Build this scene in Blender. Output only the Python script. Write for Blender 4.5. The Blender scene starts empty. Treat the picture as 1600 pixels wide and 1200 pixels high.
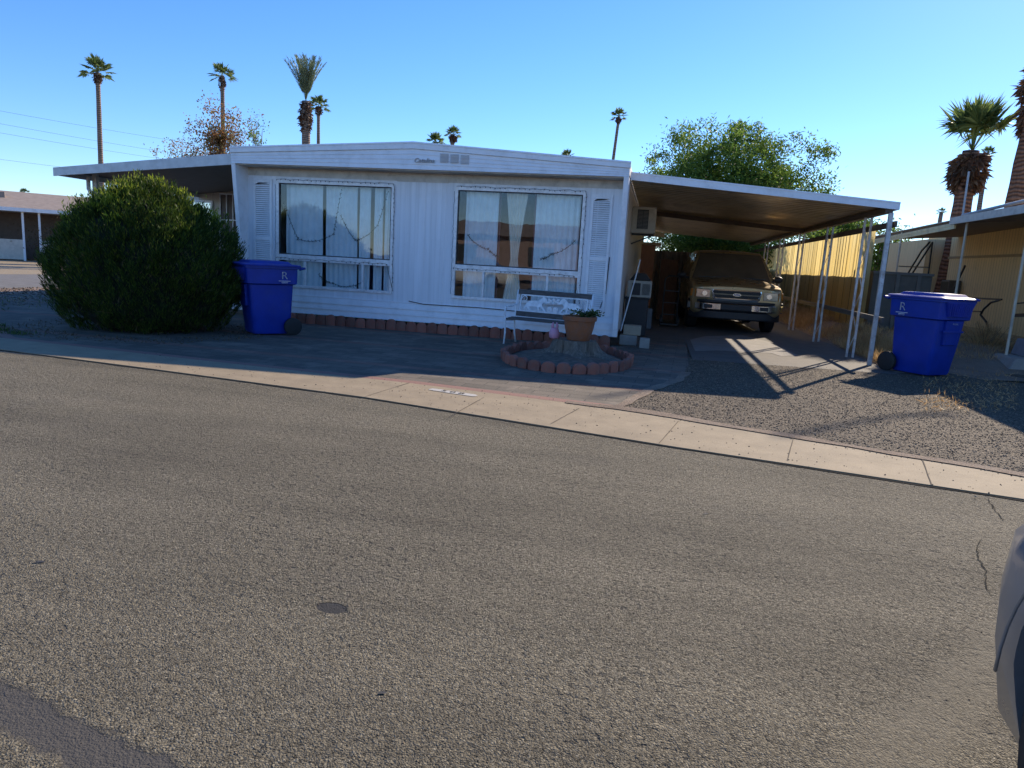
import bpy, math, random
import numpy as np
from mathutils import Vector, Matrix

# ------------------------------------------------------------------ camera
S = bpy.context.scene
COL = S.collection
F = 1109.0
PITCH, ROLL, YAW, EYE = math.radians(9.9), math.radians(3.3), math.radians(10.8), 1.45
fw = np.array([-math.sin(YAW)*math.cos(PITCH), math.cos(YAW)*math.cos(PITCH), -math.sin(PITCH)])
r0 = np.array([math.cos(YAW), math.sin(YAW), 0.0]); u0 = np.cross(r0, fw)
rt = r0*math.cos(ROLL)+u0*math.sin(ROLL); up = np.cross(rt, fw)
cam = bpy.data.cameras.new('camera'); cam_o = bpy.data.objects.new('camera', cam); COL.objects.link(cam_o)
cam.sensor_width = 36; cam.lens = F/1600*36; cam.clip_end = 2000; cam.clip_start = 0.05
M = Matrix.Identity(4)
for i in range(3):
    M[i][0] = rt[i]; M[i][1] = up[i]; M[i][2] = -fw[i]
M[0][3], M[1][3], M[2][3] = 0, 0, EYE
cam_o.matrix_world = M
S.camera = cam_o

def ray(x, y):
    return fw+(x-800)/F*rt-(y-600)/F*up
def at(x, y, Y):           # where a sight line crosses the plane Y metres into the lot
    d = ray(x, y); t = Y/d[1]
    return (d[0]*t, Y, EYE+d[2]*t)
def atX(x, y, X):
    d = ray(x, y); t = X/d[0]
    return (X, d[1]*t, EYE+d[2]*t)
def gr(x, y, z=0.0):
    d = ray(x, y); t = (z-EYE)/d[2]
    return (d[0]*t, d[1]*t)

# ------------------------------------------------------------------ light
SUN_AZ, SUN_EL = math.radians(28), math.radians(29)     # azimuth from +Y towards +X
w = bpy.data.worlds.new('World'); S.world = w; w.use_nodes = True
nt = w.node_tree; nt.nodes.clear()
sky = nt.nodes.new('ShaderNodeTexSky'); sky.sky_type = 'NISHITA'; sky.sun_disc = False
sky.sun_elevation = SUN_EL; sky.sun_rotation = SUN_AZ; sky.air_density = 0.9; sky.dust_density = 0.1; sky.ozone_density = 3.0; sky.altitude = 300
bg = nt.nodes.new('ShaderNodeBackground'); bg.inputs[1].default_value = 0.132
wo = nt.nodes.new('ShaderNodeOutputWorld')
hs = nt.nodes.new('ShaderNodeHueSaturation'); hs.inputs['Saturation'].default_value = 1.2
nt.links.new(sky.outputs[0], hs.inputs['Color']); tn = nt.nodes.new('ShaderNodeMixRGB'); tn.blend_type = 'MULTIPLY'; tn.inputs[0].default_value = 1; tn.inputs[2].default_value = (.86, .95, 1.15, 1)
nt.links.new(hs.outputs[0], tn.inputs[1]); nt.links.new(tn.outputs[0], bg.inputs[0]); nt.links.new(bg.outputs[0], wo.inputs[0])
sl = bpy.data.lights.new('sun', 'SUN'); sl.energy = 5.0; sl.angle = math.radians(0.53); sl.color = (1.0, 0.86, 0.68)
so = bpy.data.objects.new('sun', sl); COL.objects.link(so)
sd = Vector((math.sin(SUN_AZ)*math.cos(SUN_EL), math.cos(SUN_AZ)*math.cos(SUN_EL), math.sin(SUN_EL)))
so.rotation_euler = sd.to_track_quat('Z', 'Y').to_euler(); so.location = (0, 0, 30)
S.view_settings.view_transform = 'Standard'; S.view_settings.look = 'None'
S.view_settings.exposure = 0.5; S.view_settings.gamma = 1
S.view_settings.use_curve_mapping = False
S.cycles.max_bounces = 8; S.cycles.transparent_max_bounces = 12
S.cycles.use_denoising = True

rnd = random.Random(7)
R = math.radians
PI = math.pi

# ------------------------------------------------------------------ materials
class NT:
    def __init__(s, name):
        s.m = bpy.data.materials.new(name); s.m.use_nodes = True
        s.t = s.m.node_tree; s.t.nodes.clear()
        s.out = s.t.nodes.new('ShaderNodeOutputMaterial')
        s.b = s.t.nodes.new('ShaderNodeBsdfPrincipled')
        s.t.links.new(s.b.outputs[0], s.out.inputs[0])
        g = s.t.nodes.new('ShaderNodeNewGeometry'); s.geo = g; s.pos = g.outputs['Position']
    def n(s, typ, **kw):
        nd = s.t.nodes.new(typ)
        for k, v in kw.items(): setattr(nd, k, v)
        return nd
    def l(s, a, b): s.t.links.new(a, b)
    def inp(s, k, v):
        if hasattr(v, 'is_linked') or isinstance(v, bpy.types.NodeSocket): s.l(v, s.b.inputs[k])
        else: s.b.inputs[k].default_value = v
    def scale(s, v, sc):
        m = s.n('ShaderNodeMapping'); s.l(v, m.inputs[0]); m.inputs['Scale'].default_value = sc; return m.outputs[0]
    def noise(s, sc=5, det=4, rough=.55, vec=None):
        nd = s.n('ShaderNodeTexNoise'); s.l(vec or s.pos, nd.inputs['Vector'])
        nd.inputs['Scale'].default_value = sc; nd.inputs['Detail'].default_value = det; nd.inputs['Roughness'].default_value = rough
        return nd.outputs[0]
    def voro(s, sc=50, feat='F1', vec=None, out=0, rnd_=1.0):
        nd = s.n('ShaderNodeTexVoronoi', feature=feat); s.l(vec or s.pos, nd.inputs['Vector'])
        nd.inputs['Scale'].default_value = sc; nd.inputs['Randomness'].default_value = rnd_
        return nd.outputs[out]
    def ramp(s, fac, stops, interp='LINEAR'):
        nd = s.n('ShaderNodeValToRGB'); s.l(fac, nd.inputs[0]); nd.color_ramp.interpolation = interp
        e = nd.color_ramp.elements
        while len(e) < len(stops): e.new(.5)
        for el, (p, c) in zip(e, stops):
            el.position = p; el.color = (c, c, c, 1) if isinstance(c, (int, float)) else (*c, 1)
        return nd.outputs[0]
    def mix(s, fac, a, b, mode='MIX'):
        nd = s.n('ShaderNodeMixRGB', blend_type=mode)
        for i, v in ((0, fac), (1, a), (2, b)):
            if isinstance(v, bpy.types.NodeSocket): s.l(v, nd.inputs[i])
            elif i == 0: nd.inputs[0].default_value = v
            else: nd.inputs[i].default_value = (v, v, v, 1) if isinstance(v, (int, float)) else (*v, 1)
        return nd.outputs[0]
    def math(s, op, a, b=0.0, c=None):
        nd = s.n('ShaderNodeMath', operation=op)
        for i, v in ((0, a), (1, b), (2, c)):
            if v is None: continue
            if isinstance(v, bpy.types.NodeSocket): s.l(v, nd.inputs[i])
            else: nd.inputs[i].default_value = v
        return nd.outputs[0]
    def sep(s, v=None):
        nd = s.n('ShaderNodeSeparateXYZ'); s.l(v or s.pos, nd.inputs[0]); return nd.outputs
    def bump(s, h, strength=.5, dist=.01, normal=None):
        nd = s.n('ShaderNodeBump'); s.l(h, nd.inputs['Height']); nd.inputs['Strength'].default_value = strength
        nd.inputs['Distance'].default_value = dist
        if normal: s.l(normal, nd.inputs['Normal'])
        s.l(nd.outputs[0], s.b.inputs['Normal']); return nd.outputs[0]

MATS = {}
def simple(name, col, rough=.6, metal=0., var=.12, sc=6., bump=0., bsc=60., spec=.5, dirt=0., dirtcol=(.12, .10, .08)):
    t = NT(name)
    nz = t.noise(sc, 5)
    v = t.ramp(nz, [(.3, 1-var), (.7, 1+var)])
    c = t.mix(1.0, col, v, 'MULTIPLY')
    if dirt:
        d = t.ramp(t.noise(sc*.6, 8, .7), [(.5, 0.), (.72, dirt)])
        c = t.mix(d, c, dirtcol)
    t.inp('Base Color', c); t.inp('Roughness', rough); t.inp('Metallic', metal); t.inp('Specular IOR Level', spec)
    if bump: t.bump(t.noise(bsc, 3), bump, .01)
    MATS[name] = t.m
    return t.m

def foliage(name, c1, c2, c3=None, trans=.25, rough=.55):
    t = NT(name)
    r = t.geo.outputs['Random Per Island']
    st = [(0, c1), (.6, c2)] + ([(1.0, c3)] if c3 else [(1.0, c2)])
    c = t.ramp(r, st)
    big = t.ramp(t.noise(1.6, 3), [(.3, .7), (.7, 1.25)])
    c = t.mix(1.0, c, big, 'MULTIPLY')
    t.inp('Base Color', c); t.inp('Roughness', rough); t.inp('Specular IOR Level', .3)
    tr = t.n('ShaderNodeBsdfTranslucent'); t.l(c, tr.inputs[0])
    mx = t.n('ShaderNodeMixShader'); mx.inputs[0].default_value = trans
    t.l(t.b.outputs[0], mx.inputs[1]); t.l(tr.outputs[0], mx.inputs[2]); t.l(mx.outputs[0], t.out.inputs[0])
    MATS[name] = t.m
    return t.m

def mat_asphalt():
    t = NT('asphalt')
    cell = t.voro(150, out=1); fine = t.voro(330, out=1)
    bw = t.n('ShaderNodeRGBToBW'); t.l(cell, bw.inputs[0]); bw2 = t.n('ShaderNodeRGBToBW'); t.l(fine, bw2.inputs[0])
    a = t.ramp(bw.outputs[0], [(.12, (.069, .059, .041)), (.4, (.186, .161, .113)), (.72, (.245, .214, .152)), (.95, (.38, .337, .245))])
    b = t.ramp(bw2.outputs[0], [(.2, .55), (.8, 1.3)])
    c = t.mix(.7, a, b, 'MULTIPLY')
    big = t.ramp(t.noise(.55, 6, .6), [(.3, .84), (.7, 1.1)])
    c = t.mix(1., c, big, 'MULTIPLY')
    ml = t.n('ShaderNodeMapping'); t.l(t.pos, ml.inputs[0]); ml.inputs['Rotation'].default_value = (0, 0, R(14)); ml.inputs['Scale'].default_value = (.12, 1.1, 1)
    c = t.mix(1., c, t.ramp(t.noise(1.1, 5, .6, ml.outputs[0]), [(.35, .80), (.6, 1.12)]), 'MULTIPLY')
    st = t.ramp(t.noise(1.3, 8, .7), [(.56, 0.), (.75, .35)])
    c = t.mix(st, c, (.13, .12, .105))
    # aggregate loss: pits
    pn = t.math('MULTIPLY', t.ramp(t.noise(26, 3, .6), [(.56, 0.), (.66, 1.)]), t.ramp(t.noise(.8, 3), [(.4, .0), (.62, 1.)]))
    c = t.mix(t.math('MULTIPLY', pn, .55), c, (.075, .07, .063))
    def dotp(nx, ny, c0):
        v = t.n('ShaderNodeVectorMath', operation='DOT_PRODUCT'); t.l(t.pos, v.inputs[0]); v.inputs[1].default_value = (nx, ny, 0)
        return t.math('SUBTRACT', v.outputs['Value'], c0)
    wob = t.math('MULTIPLY', t.math('SUBTRACT', t.noise(7, 7, .75), .5), .16)
    def bandmask(a, b_, hw, soft=.02):
        dx, dy = b_[0]-a[0], b_[1]-a[1]; L = math.hypot(dx, dy); nx, ny = -dy/L, dx/L
        d = t.math('ADD', t.math('ABSOLUTE', dotp(nx, ny, a[0]*nx+a[1]*ny)), wob)
        mr = t.n('ShaderNodeMapRange'); t.l(d, mr.inputs[0]); mr.inputs[1].default_value = hw+soft; mr.inputs[2].default_value = hw-soft
        mr.inputs[3].default_value = 0; mr.inputs[4].default_value = 1; return mr.outputs[0]
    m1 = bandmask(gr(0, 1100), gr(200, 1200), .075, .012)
    m2 = t.math('MULTIPLY', bandmask(gr(1380, 1200), gr(1580, 1005), .12, .05), .8)
    p3 = gr(517, 950); sx_ = t.n('ShaderNodeVectorMath', operation='DISTANCE'); mp3 = t.n('ShaderNodeMapping'); t.l(t.pos, mp3.inputs[0]); mp3.inputs['Scale'].default_value = (1, 1.5, 0)
    t.l(mp3.outputs[0], sx_.inputs[0]); sx_.inputs[1].default_value = (p3[0], p3[1]*1.5, 0)
    mr = t.n('ShaderNodeMapRange'); t.l(t.math('ADD', sx_.outputs['Value'], t.math('MULTIPLY', wob, .35)), mr.inputs[0]); mr.inputs[1].default_value = .069; mr.inputs[2].default_value = .062; mr.inputs[3].default_value = 0; mr.inputs[4].default_value = 1
    m3 = mr.outputs[0]
    fine_ = t.ramp(t.noise(120, 5, .7), [(.3, .75), (.75, 1.3)])
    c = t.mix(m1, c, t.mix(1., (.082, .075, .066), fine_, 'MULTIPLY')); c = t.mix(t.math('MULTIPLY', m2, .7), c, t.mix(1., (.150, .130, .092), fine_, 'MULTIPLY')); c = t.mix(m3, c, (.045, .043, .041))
    smooth_ = t.math('MINIMUM', t.math('ADD', t.math('ADD', m1, m2), m3), 1.)
    t.inp('Base Color', c); t.inp('Roughness', .88); t.inp('Specular IOR Level', .25)
    h = t.math('ADD', t.math('MULTIPLY', t.voro(150), -.7), t.math('MULTIPLY', t.noise(240, 3, .7), .5))
    h = t.math('ADD', h, t.math('MULTIPLY', t.noise(48, 4, .65), 1.3))
    h = t.math('ADD', h, t.math('MULTIPLY', t.ramp(t.noise(17, 5, .7), [(.38, 0.), (.62, 1.)]), .5))
    h = t.math('SUBTRACT', h, t.math('MULTIPLY', pn, 1.3))
    h = t.math('MULTIPLY', h, t.math('SUBTRACT', 1., t.math('MULTIPLY', smooth_, .72)))
    h = t.math('SUBTRACT', h, t.math('MULTIPLY', m3, .6))
    t.bump(h, 1.0, .0115)
    return t.m
def mat_patch(name, col, rough=.75):
    t = NT(name)
    v = t.ramp(t.noise(60, 5, .7), [(.3, .7), (.75, 1.35)])
    v2 = t.ramp(t.noise(3.5, 5), [(.3, .8), (.7, 1.2)])
    t.inp('Base Color', t.mix(1., t.mix(1., col, v, 'MULTIPLY'), v2, 'MULTIPLY')); t.inp('Roughness', rough)
    t.bump(t.noise(120, 4, .7), .6, .004)
    return t.m
def mat_concrete(name, col, rough=.85):
    t = NT(name)
    v = t.ramp(t.noise(3.2, 8, .62), [(.28, .78), (.72, 1.12)])
    s = t.ramp(t.noise(130, 4, .7), [(.3, .8), (.7, 1.15)])
    c = t.mix(1., t.mix(1., col, v, 'MULTIPLY'), s, 'MULTIPLY')
    st = t.ramp(t.noise(7, 10, .75), [(.57, 0.), (.7, .45)])
    c = t.mix(st, c, tuple(x*.5 for x in col))
    t.inp('Base Color', c); t.inp('Roughness', rough)
    h = t.math('ADD', t.noise(90, 4, .7), t.math('MULTIPLY', t.noise(9, 3), .5))
    t.bump(h, .5, .004)
    return t.m
def mat_paver():
    t = NT('patio_paver')
    mp = t.n('ShaderNodeMapping'); t.l(t.pos, mp.inputs[0]); mp.inputs['Rotation'].default_value = (0, 0, R(3))
    br = t.n('ShaderNodeTexBrick'); t.l(mp.outputs[0], br.inputs[0])
    br.inputs['Scale'].default_value = 1.; br.inputs['Brick Width'].default_value = .41; br.inputs['Row Height'].default_value = .205
    br.inputs['Mortar Size'].default_value = .006; br.inputs['Mortar Smooth'].default_value = .35; br.inputs['Bias'].default_value = 0.
    br.inputs['Color1'].default_value = (.098, .082, .062, 1); br.inputs['Color2'].default_value = (.16, .128, .096, 1); br.inputs['Mortar'].default_value = (.05, .045, .04, 1)
    big = t.noise(.7, 4)
    # one course in every seven is red
    y = t.sep(mp.outputs[0])[1]
    row = t.math('FLOOR', t.math('DIVIDE', y, .205)); md = t.math('MODULO', t.math('ADD', row, 700.), 9.)
    isr = t.math('COMPARE', md, 3., .2)
    c = t.mix(t.math('MULTIPLY', isr, .75), br.outputs[0], t.mix(.5, br.outputs[0], (.30, .12, .08)))
    c = t.mix(1., c, t.ramp(big, [(.3, .75), (.7, 1.2)]), 'MULTIPLY')
    c = t.mix(1., c, t.ramp(t.noise(70, 5, .7), [(.3, .75), (.7, 1.2)]), 'MULTIPLY')
    # sand washed over the joints
    c = t.mix(t.ramp(t.noise(2.1, 7, .65), [(.52, 0.), (.72, .6)]), c, (.30, .24, .18))
    t.inp('Base Color', c); t.inp('Roughness', .85)
    h = t.math('ADD', t.math('MULTIPLY', br.outputs[1], -1.), t.math('MULTIPLY', t.noise(60, 4, .7), .25))
    h = t.math('ADD', h, t.math('MULTIPLY', t.noise(2.5, 2), .8))
    t.bump(h, .9, .012)
    return t.m
def mat_gravel(name, cols, sc=42):
    t = NT(name)
    cell = t.voro(sc, out=1); bw = t.n('ShaderNodeSeparateColor'); t.l(cell, bw.inputs[0])
    c = t.ramp(bw.outputs[0], [(0., cols[0]), (.35, cols[1]), (.7, cols[2]), (1., cols[3])])
    d = t.voro(sc)
    c = t.mix(t.ramp(d, [(.35, 0.), (.75, .5)]), c, tuple(x*.45 for x in cols[0]))
    c = t.mix(1., c, t.ramp(t.noise(.9, 5), [(.3, .78), (.7, 1.15)]), 'MULTIPLY')
    t.inp('Base Color', c); t.inp('Roughness', .9)
    h = t.math('ADD', t.math('MULTIPLY', d, -1.), t.math('MULTIPLY', bw.outputs[1], .5))
    h = t.math('ADD', h, t.math('MULTIPLY', t.noise(sc*2.5, 3), .3))
    t.bump(h, 1., .014)
    return t.m
def mat_dirt():
    t = NT('dirt')
    c = t.ramp(t.noise(1.2, 8, .65), [(.25, (.17, .12, .085)), (.5, (.26, .19, .135)), (.75, (.34, .27, .2))])
    c = t.mix(1., c, t.ramp(t.noise(55, 5, .75), [(.3, .6), (.7, 1.3)]), 'MULTIPLY')
    t.inp('Base Color', c); t.inp('Roughness', .95)
    t.bump(t.math('ADD', t.noise(40, 5, .7), t.noise(6, 3)), 1., .02)
    return t.m
def mat_siding(name, col, axis=0, period=.2, groove=.012, gd=.45, dirt=.35, rough=.5):
    """painted metal / hardboard siding: grooves, faint streaks and grime"""
    t = NT(name)
    o = t.sep()
    v = o[axis]
    ph = t.math('FRACT', t.math('DIVIDE', t.math('ADD', v, 100.), period))
    g = t.math('LESS_THAN', ph, groove/period)
    sx = t.n('ShaderNodeMapping'); t.l(t.pos, sx.inputs[0]); sx.inputs['Scale'].default_value = (7, 7, .35)
    streak = t.noise(1.5, 6, .6, sx.outputs[0])
    c = t.mix(1., col, t.ramp(streak, [(.3, .87), (.7, 1.05)]), 'MULTIPLY')
    c = t.mix(t.ramp(t.noise(2.4, 8, .7), [(.55, 0.), (.8, dirt)]), c, (.30, .25, .2))
    spk = t.ramp(t.noise(38, 4, .7), [(.70, 0.), (.74, .55)])
    c = t.mix(spk, c, (.14, .11, .09))
    c = t.mix(t.math('MULTIPLY', g, gd), c, (.12, .11, .1))
    t.inp('Base Color', c); t.inp('Roughness', rough)
    h = t.math('ADD', t.math('MULTIPLY', g, -1.), t.math('MULTIPLY', t.noise(3, 3), .35))
    t.bump(h, .55, .004)
    return t.m
def mat_glass(name, tint=(.9, .93, .95), refl=.038, rough=.0):
    t = NT(name)
    tr = t.n('ShaderNodeBsdfTransparent'); tr.inputs[0].default_value = (*tint, 1)
    gl = t.n('ShaderNodeBsdfGlossy'); gl.inputs['Roughness'].default_value = rough; gl.inputs[0].default_value = (.95, .95, .95, 1)
    bp = t.n('ShaderNodeBump'); t.l(t.noise(1.7, 2), bp.inputs['Height']); bp.inputs['Strength'].default_value = .05; bp.inputs['Distance'].default_value = .02
    t.l(bp.outputs[0], gl.inputs['Normal'])
    mx = t.n('ShaderNodeMixShader'); mx.inputs[0].default_value = refl
    t.l(tr.outputs[0], mx.inputs[1]); t.l(gl.outputs[0], mx.inputs[2]); t.l(mx.outputs[0], t.out.inputs[0])
    return t.m
def mat_translucent(name, c1, c2, tr=.6):
    t = NT(name)
    sx = t.n('ShaderNodeMapping'); t.l(t.pos, sx.inputs[0]); sx.inputs['Scale'].default_value = (1, 3.2, .4)
    nz = t.noise(1.4, 6, .6, sx.outputs[0])
    c = t.ramp(nz, [(.3, c1), (.7, c2)])
    y = t.sep()[1]
    cell = t.n('ShaderNodeTexWhiteNoise', noise_dimensions='1D'); t.l(t.math('FLOOR', t.math('DIVIDE', y, .62)), cell.inputs['W'])
    c = t.mix(1., c, t.ramp(cell.outputs[0], [(0, .78), (1, 1.08)]), 'MULTIPLY')
    seam = t.math('LESS_THAN', t.math('FRACT', t.math('DIVIDE', y, .62)), .045)
    c = t.mix(t.math('MULTIPLY', seam, .7), c, (.12, .08, .02))
    c = t.mix(t.ramp(t.noise(3., 8, .75), [(.6, 0.), (.72, .5)]), c, (.25, .15, .05))
    t.inp('Base Color', c); t.inp('Roughness', .55)
    trn = t.n('ShaderNodeBsdfTranslucent'); t.l(c, trn.inputs[0])
    mx = t.n('ShaderNodeMixShader'); mx.inputs[0].default_value = tr
    t.l(t.b.outputs[0], mx.inputs[1]); t.l(trn.outputs[0], mx.inputs[2]); t.l(mx.outputs[0], t.out.inputs[0])
    return t.m
def mat_terracotta(name, col):
    t = NT(name)
    oi = t.n('ShaderNodeObjectInfo')
    c = t.mix(1., col, t.ramp(oi.outputs['Random'], [(0, .7), (1, 1.25)]), 'MULTIPLY')
    c = t.mix(t.ramp(t.noise(9, 7, .7), [(.45, 0.), (.7, .6)]), c, (.20, .14, .11))
    c = t.mix(t.ramp(t.noise(30, 5, .7), [(.62, 0.), (.75, .5)]), c, (.45, .36, .3))
    t.inp('Base Color', c); t.inp('Roughness', .85); t.bump(t.noise(45, 4), .7, .006)
    return t.m
def mat_carpaint(name, col, rough=.28, metal=.5, dust=.3):
    t = NT(name)
    c = t.mix(t.ramp(t.noise(2.2, 6, .6), [(.4, dust*.4), (.75, dust)]), col, (.24, .2, .16))
    t.inp('Base Color', c); t.inp('Metallic', metal)
    t.inp('Roughness', t.ramp(t.noise(4, 5), [(.3, rough), (.7, rough+.18)]))
    t.b.inputs['Coat Weight'].default_value = .5; t.b.inputs['Coat Roughness'].default_value = .08
    return t.m
def mat_wood(name, c1, c2, axis=0, rough=.8):
    t = NT(name)
    sc = [14, 14, 14]; sc[axis] = .9
    m_ = t.n('ShaderNodeMapping'); t.l(t.pos, m_.inputs[0]); m_.inputs['Scale'].default_value = sc
    nz = t.noise(2.2, 7, .65, m_.outputs[0])
    t.inp('Base Color', t.ramp(nz, [(.3, c1), (.7, c2)])); t.inp('Roughness', rough); t.bump(nz, .5, .004)
    return t.m

ASPH = mat_asphalt()
PATCH_D = mat_patch('dark_tar', (.042, .04, .039), .7)
PATCH_L = mat_patch('smooth_asphalt', (.125, .115, .102), .85)
CRACK = simple('crack_gap', (.02, .018, .016), .95, spec=.1)
CONC = mat_concrete('sidewalk_concrete', (.315, .245, .155))
CONC_G = mat_concrete('grey_concrete', (.30, .285, .26))
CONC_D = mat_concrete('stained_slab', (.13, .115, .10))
CONC_SUNLIT = mat_concrete('pale_concrete', (.26, .24, .22))
PAVER = mat_paver()
GRAV = mat_gravel('drive_gravel', [(.050, .038, .026), (.115, .086, .058), (.18, .135, .088), (.32, .25, .17)], 58)
GRAV_R = mat_gravel('red_gravel', [(.14, .09, .065), (.28, .18, .13), (.38, .26, .19), (.5, .4, .32)], 30)
DIRT = mat_dirt()
WHITE_SIDE = mat_siding('white_siding', (.87, .89, .92), 0, .102, .006, gd=.09, dirt=.14)
WHITE_LAP = mat_siding('white_lap', (.74, .74, .72), 2, .115, .010)
BEIGE_SIDE = mat_siding('beige_siding', (.55, .50, .42), 0, .2, .012)
SIDE_Y = mat_siding('side_siding', (.66, .64, .60), 1, .2, .012)
TAN_Y = mat_siding('tan_siding', (.80, .62, .32), 1, .155, .02, dirt=.5, rough=.7)
TAN_X = mat_siding('tan_siding_across', (.74, .58, .32), 0, .3, .012, dirt=.4, rough=.7)
WHITE = simple('white_paint', (.87, .88, .90), .42, dirt=.2, sc=5, var=.05, bump=.15, bsc=14)
WHITE_D = simple('worn_white_paint', (.60, .58, .55), .5, dirt=.8, sc=11, var=.12, bump=.4, bsc=40, dirtcol=(.22, .13, .08))
ALU = simple('aluminium_frame', (.84, .83, .82), .4, .1, dirt=.35, sc=15)
CEIL = simple('carport_pan_metal', (.66, .52, .32), .3, .6, var=.15, sc=2.2, dirt=.5, dirtcol=(.16, .11, .07))
SOFFIT = simple('soffit_brown', (.20, .16, .13), .6, var=.12)
ROOFM = simple('roof_membrane', (.62, .60, .57), .6, dirt=.4, sc=3)
BEAM = simple('dark_beam', (.10, .07, .05), .6, var=.2)
INSIDE = simple('room_wall', (.50, .34, .27), .8)
TERRA_B = mat_terracotta('edging_terracotta', (.30, .105, .07))
TERRA_P = mat_terracotta('pot_terracotta', (.30, .11, .045))
CURT = simple('curtain_cloth', (.90, .92, .88), .9, var=.08)
CURT_L = simple('lace_curtain', (.86, .78, .62), .9, var=.1)
GLASS = mat_glass('window_glass')
BLUE = simple('bin_blue_plastic', (.004, .034, .32), .42, var=.14, sc=5, bump=.08, spec=.4, dirt=.22, dirtcol=(.05, .075, .13))
BLUE_L = simple('bin_lid_plastic', (.014, .036, .32), .46, var=.16, sc=5, bump=.08, dirt=.3, dirtcol=(.10, .11, .16))
PRINT = simple('white_print', (.7, .72, .76), .6)
RUBBER = simple('black_rubber', (.018, .018, .018), .7)
DARKP = simple('dark_plastic', (.025, .025, .027), .5)
PAINT_TAN = mat_carpaint('champagne_paint', (.44, .32, .16), .22, .55, .1)
PAINT_GREY = mat_carpaint('grey_car_paint', (.27, .28, .29), .26, .35, .3)
PAINT_WHITE = mat_carpaint('white_car_paint', (.7, .7, .68), .3, 0., .1)
CHROME = simple('chrome', (.7, .7, .7), .14, 1., var=.05)
TINT = mat_glass('windshield_glass', (.30, .27, .24), .22, .03)
LAMP = simple('headlamp_lens', (.52, .5, .44), .12, .55)
AMBER = simple('amber_lens', (.55, .19, .03), .2)
WOOD_D = mat_wood('weathered_slat', (.055, .05, .05), (.14, .125, .115), 0)
WOOD_B = mat_wood('brown_board', (.12, .05, .025), (.22, .10, .05), 2)
CAST = simple('cast_white', (.86, .88, .90), .5, dirt=.4, sc=12)
PINK = simple('pink_plastic', (.62, .30, .40), .5)
FENCE_T = mat_translucent('yellow_panel', (1., .74, .26), (1., .82, .38), .78)
GREYW = simple('grey_block_paint', (.12, .108, .09), .85, bump=.4, bsc=40, dirt=.3)
BLOCK = mat_concrete('rough_block', (.33, .30, .26))
BARK = mat_wood('bark', (.10, .07, .05), (.24, .18, .13), 2, .9)
def mat_palm(name, c1, c2):
    t = NT(name)
    wv = t.n('ShaderNodeTexWave', wave_type='BANDS', bands_direction='Z'); t.l(t.pos, wv.inputs[0]); wv.inputs['Scale'].default_value = 2.6; wv.inputs['Distortion'].default_value = 5; wv.inputs['Detail'].default_value = 4
    mp = t.scale(t.pos, (16, 16, 1.2)); fib = t.noise(1.5, 6, .7, mp)
    c = t.mix(t.ramp(wv.outputs[1], [(.2, 0.), (.6, 1.)]), c1, c2); c = t.mix(1., c, t.ramp(fib, [(.3, .6), (.7, 1.3)]), 'MULTIPLY')
    t.inp('Base Color', c); t.inp('Roughness', .95); t.bump(t.math('ADD', wv.outputs[1], fib), .9, .03); return t.m
PALMT = mat_palm('palm_trunk', (.16, .11, .08), (.32, .24, .18))
PALMT_R = mat_palm('red_palm_trunk', (.12, .055, .032), (.27, .14, .085))
STUMP = mat_wood('stump_wood', (.07, .055, .04), (.24, .195, .15), 2, .95)
SOIL = simple('bed_soil', (.13, .10, .075), .95, var=.4, sc=12, bump=1., bsc=25)
LEAF_BUSH = foliage('thuja_leaf', (.018, .040, .008), (.045, .085, .012), (.14, .18, .02), .34)
LEAF_TWIG = foliage('dry_thuja_twig', (.06, .04, .02), (.11, .075, .035), (.15, .11, .05), .1)
LEAF_TREE = foliage('mesquite_leaf', (.06, .12, .02), (.13, .22, .035), (.27, .36, .07), .5)
LEAF_RED = foliage('autumn_leaf', (.16, .07, .035), (.36, .19, .08), (.22, .26, .07), .5)
LEAF_PALM = foliage('palm_leaf', (.07, .115, .035), (.15, .21, .06), (.28, .33, .11), .4)
LEAF_DATE = foliage('date_palm_leaf', (.12, .16, .09), (.20, .25, .14), (.28, .33, .18), .3)
LEAF_DEAD = foliage('dead_frond', (.09, .045, .025), (.17, .09, .05), (.26, .17, .10), .15)
STRAW = foliage('straw', (.42, .24, .09), (.62, .40, .18), (.7, .52, .28), .4)
WEED = foliage('weed_leaf', (.04, .08, .02), (.08, .13, .03), (.12, .17, .05), .3)
ROOF_FAR = simple('far_shingle', (.30, .24, .20), .9, var=.15, sc=4)
IRON = simple('black_iron', (.03, .03, .03), .5, .3)
WIRE = simple('cable_black', (.03, .03, .035), .6)
PINKW = simple('pink_stucco', (.42, .26, .24), .9)
CORR = simple('corrugated_metal', (.26, .21, .16), .6, .3, var=.2, dirt=.5)
YELLOWP = simple('yellow_paint', (.5, .3, .04), .6)
EMBLEM = simple('emblem_blue', (.02, .05, .25), .3)

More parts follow.
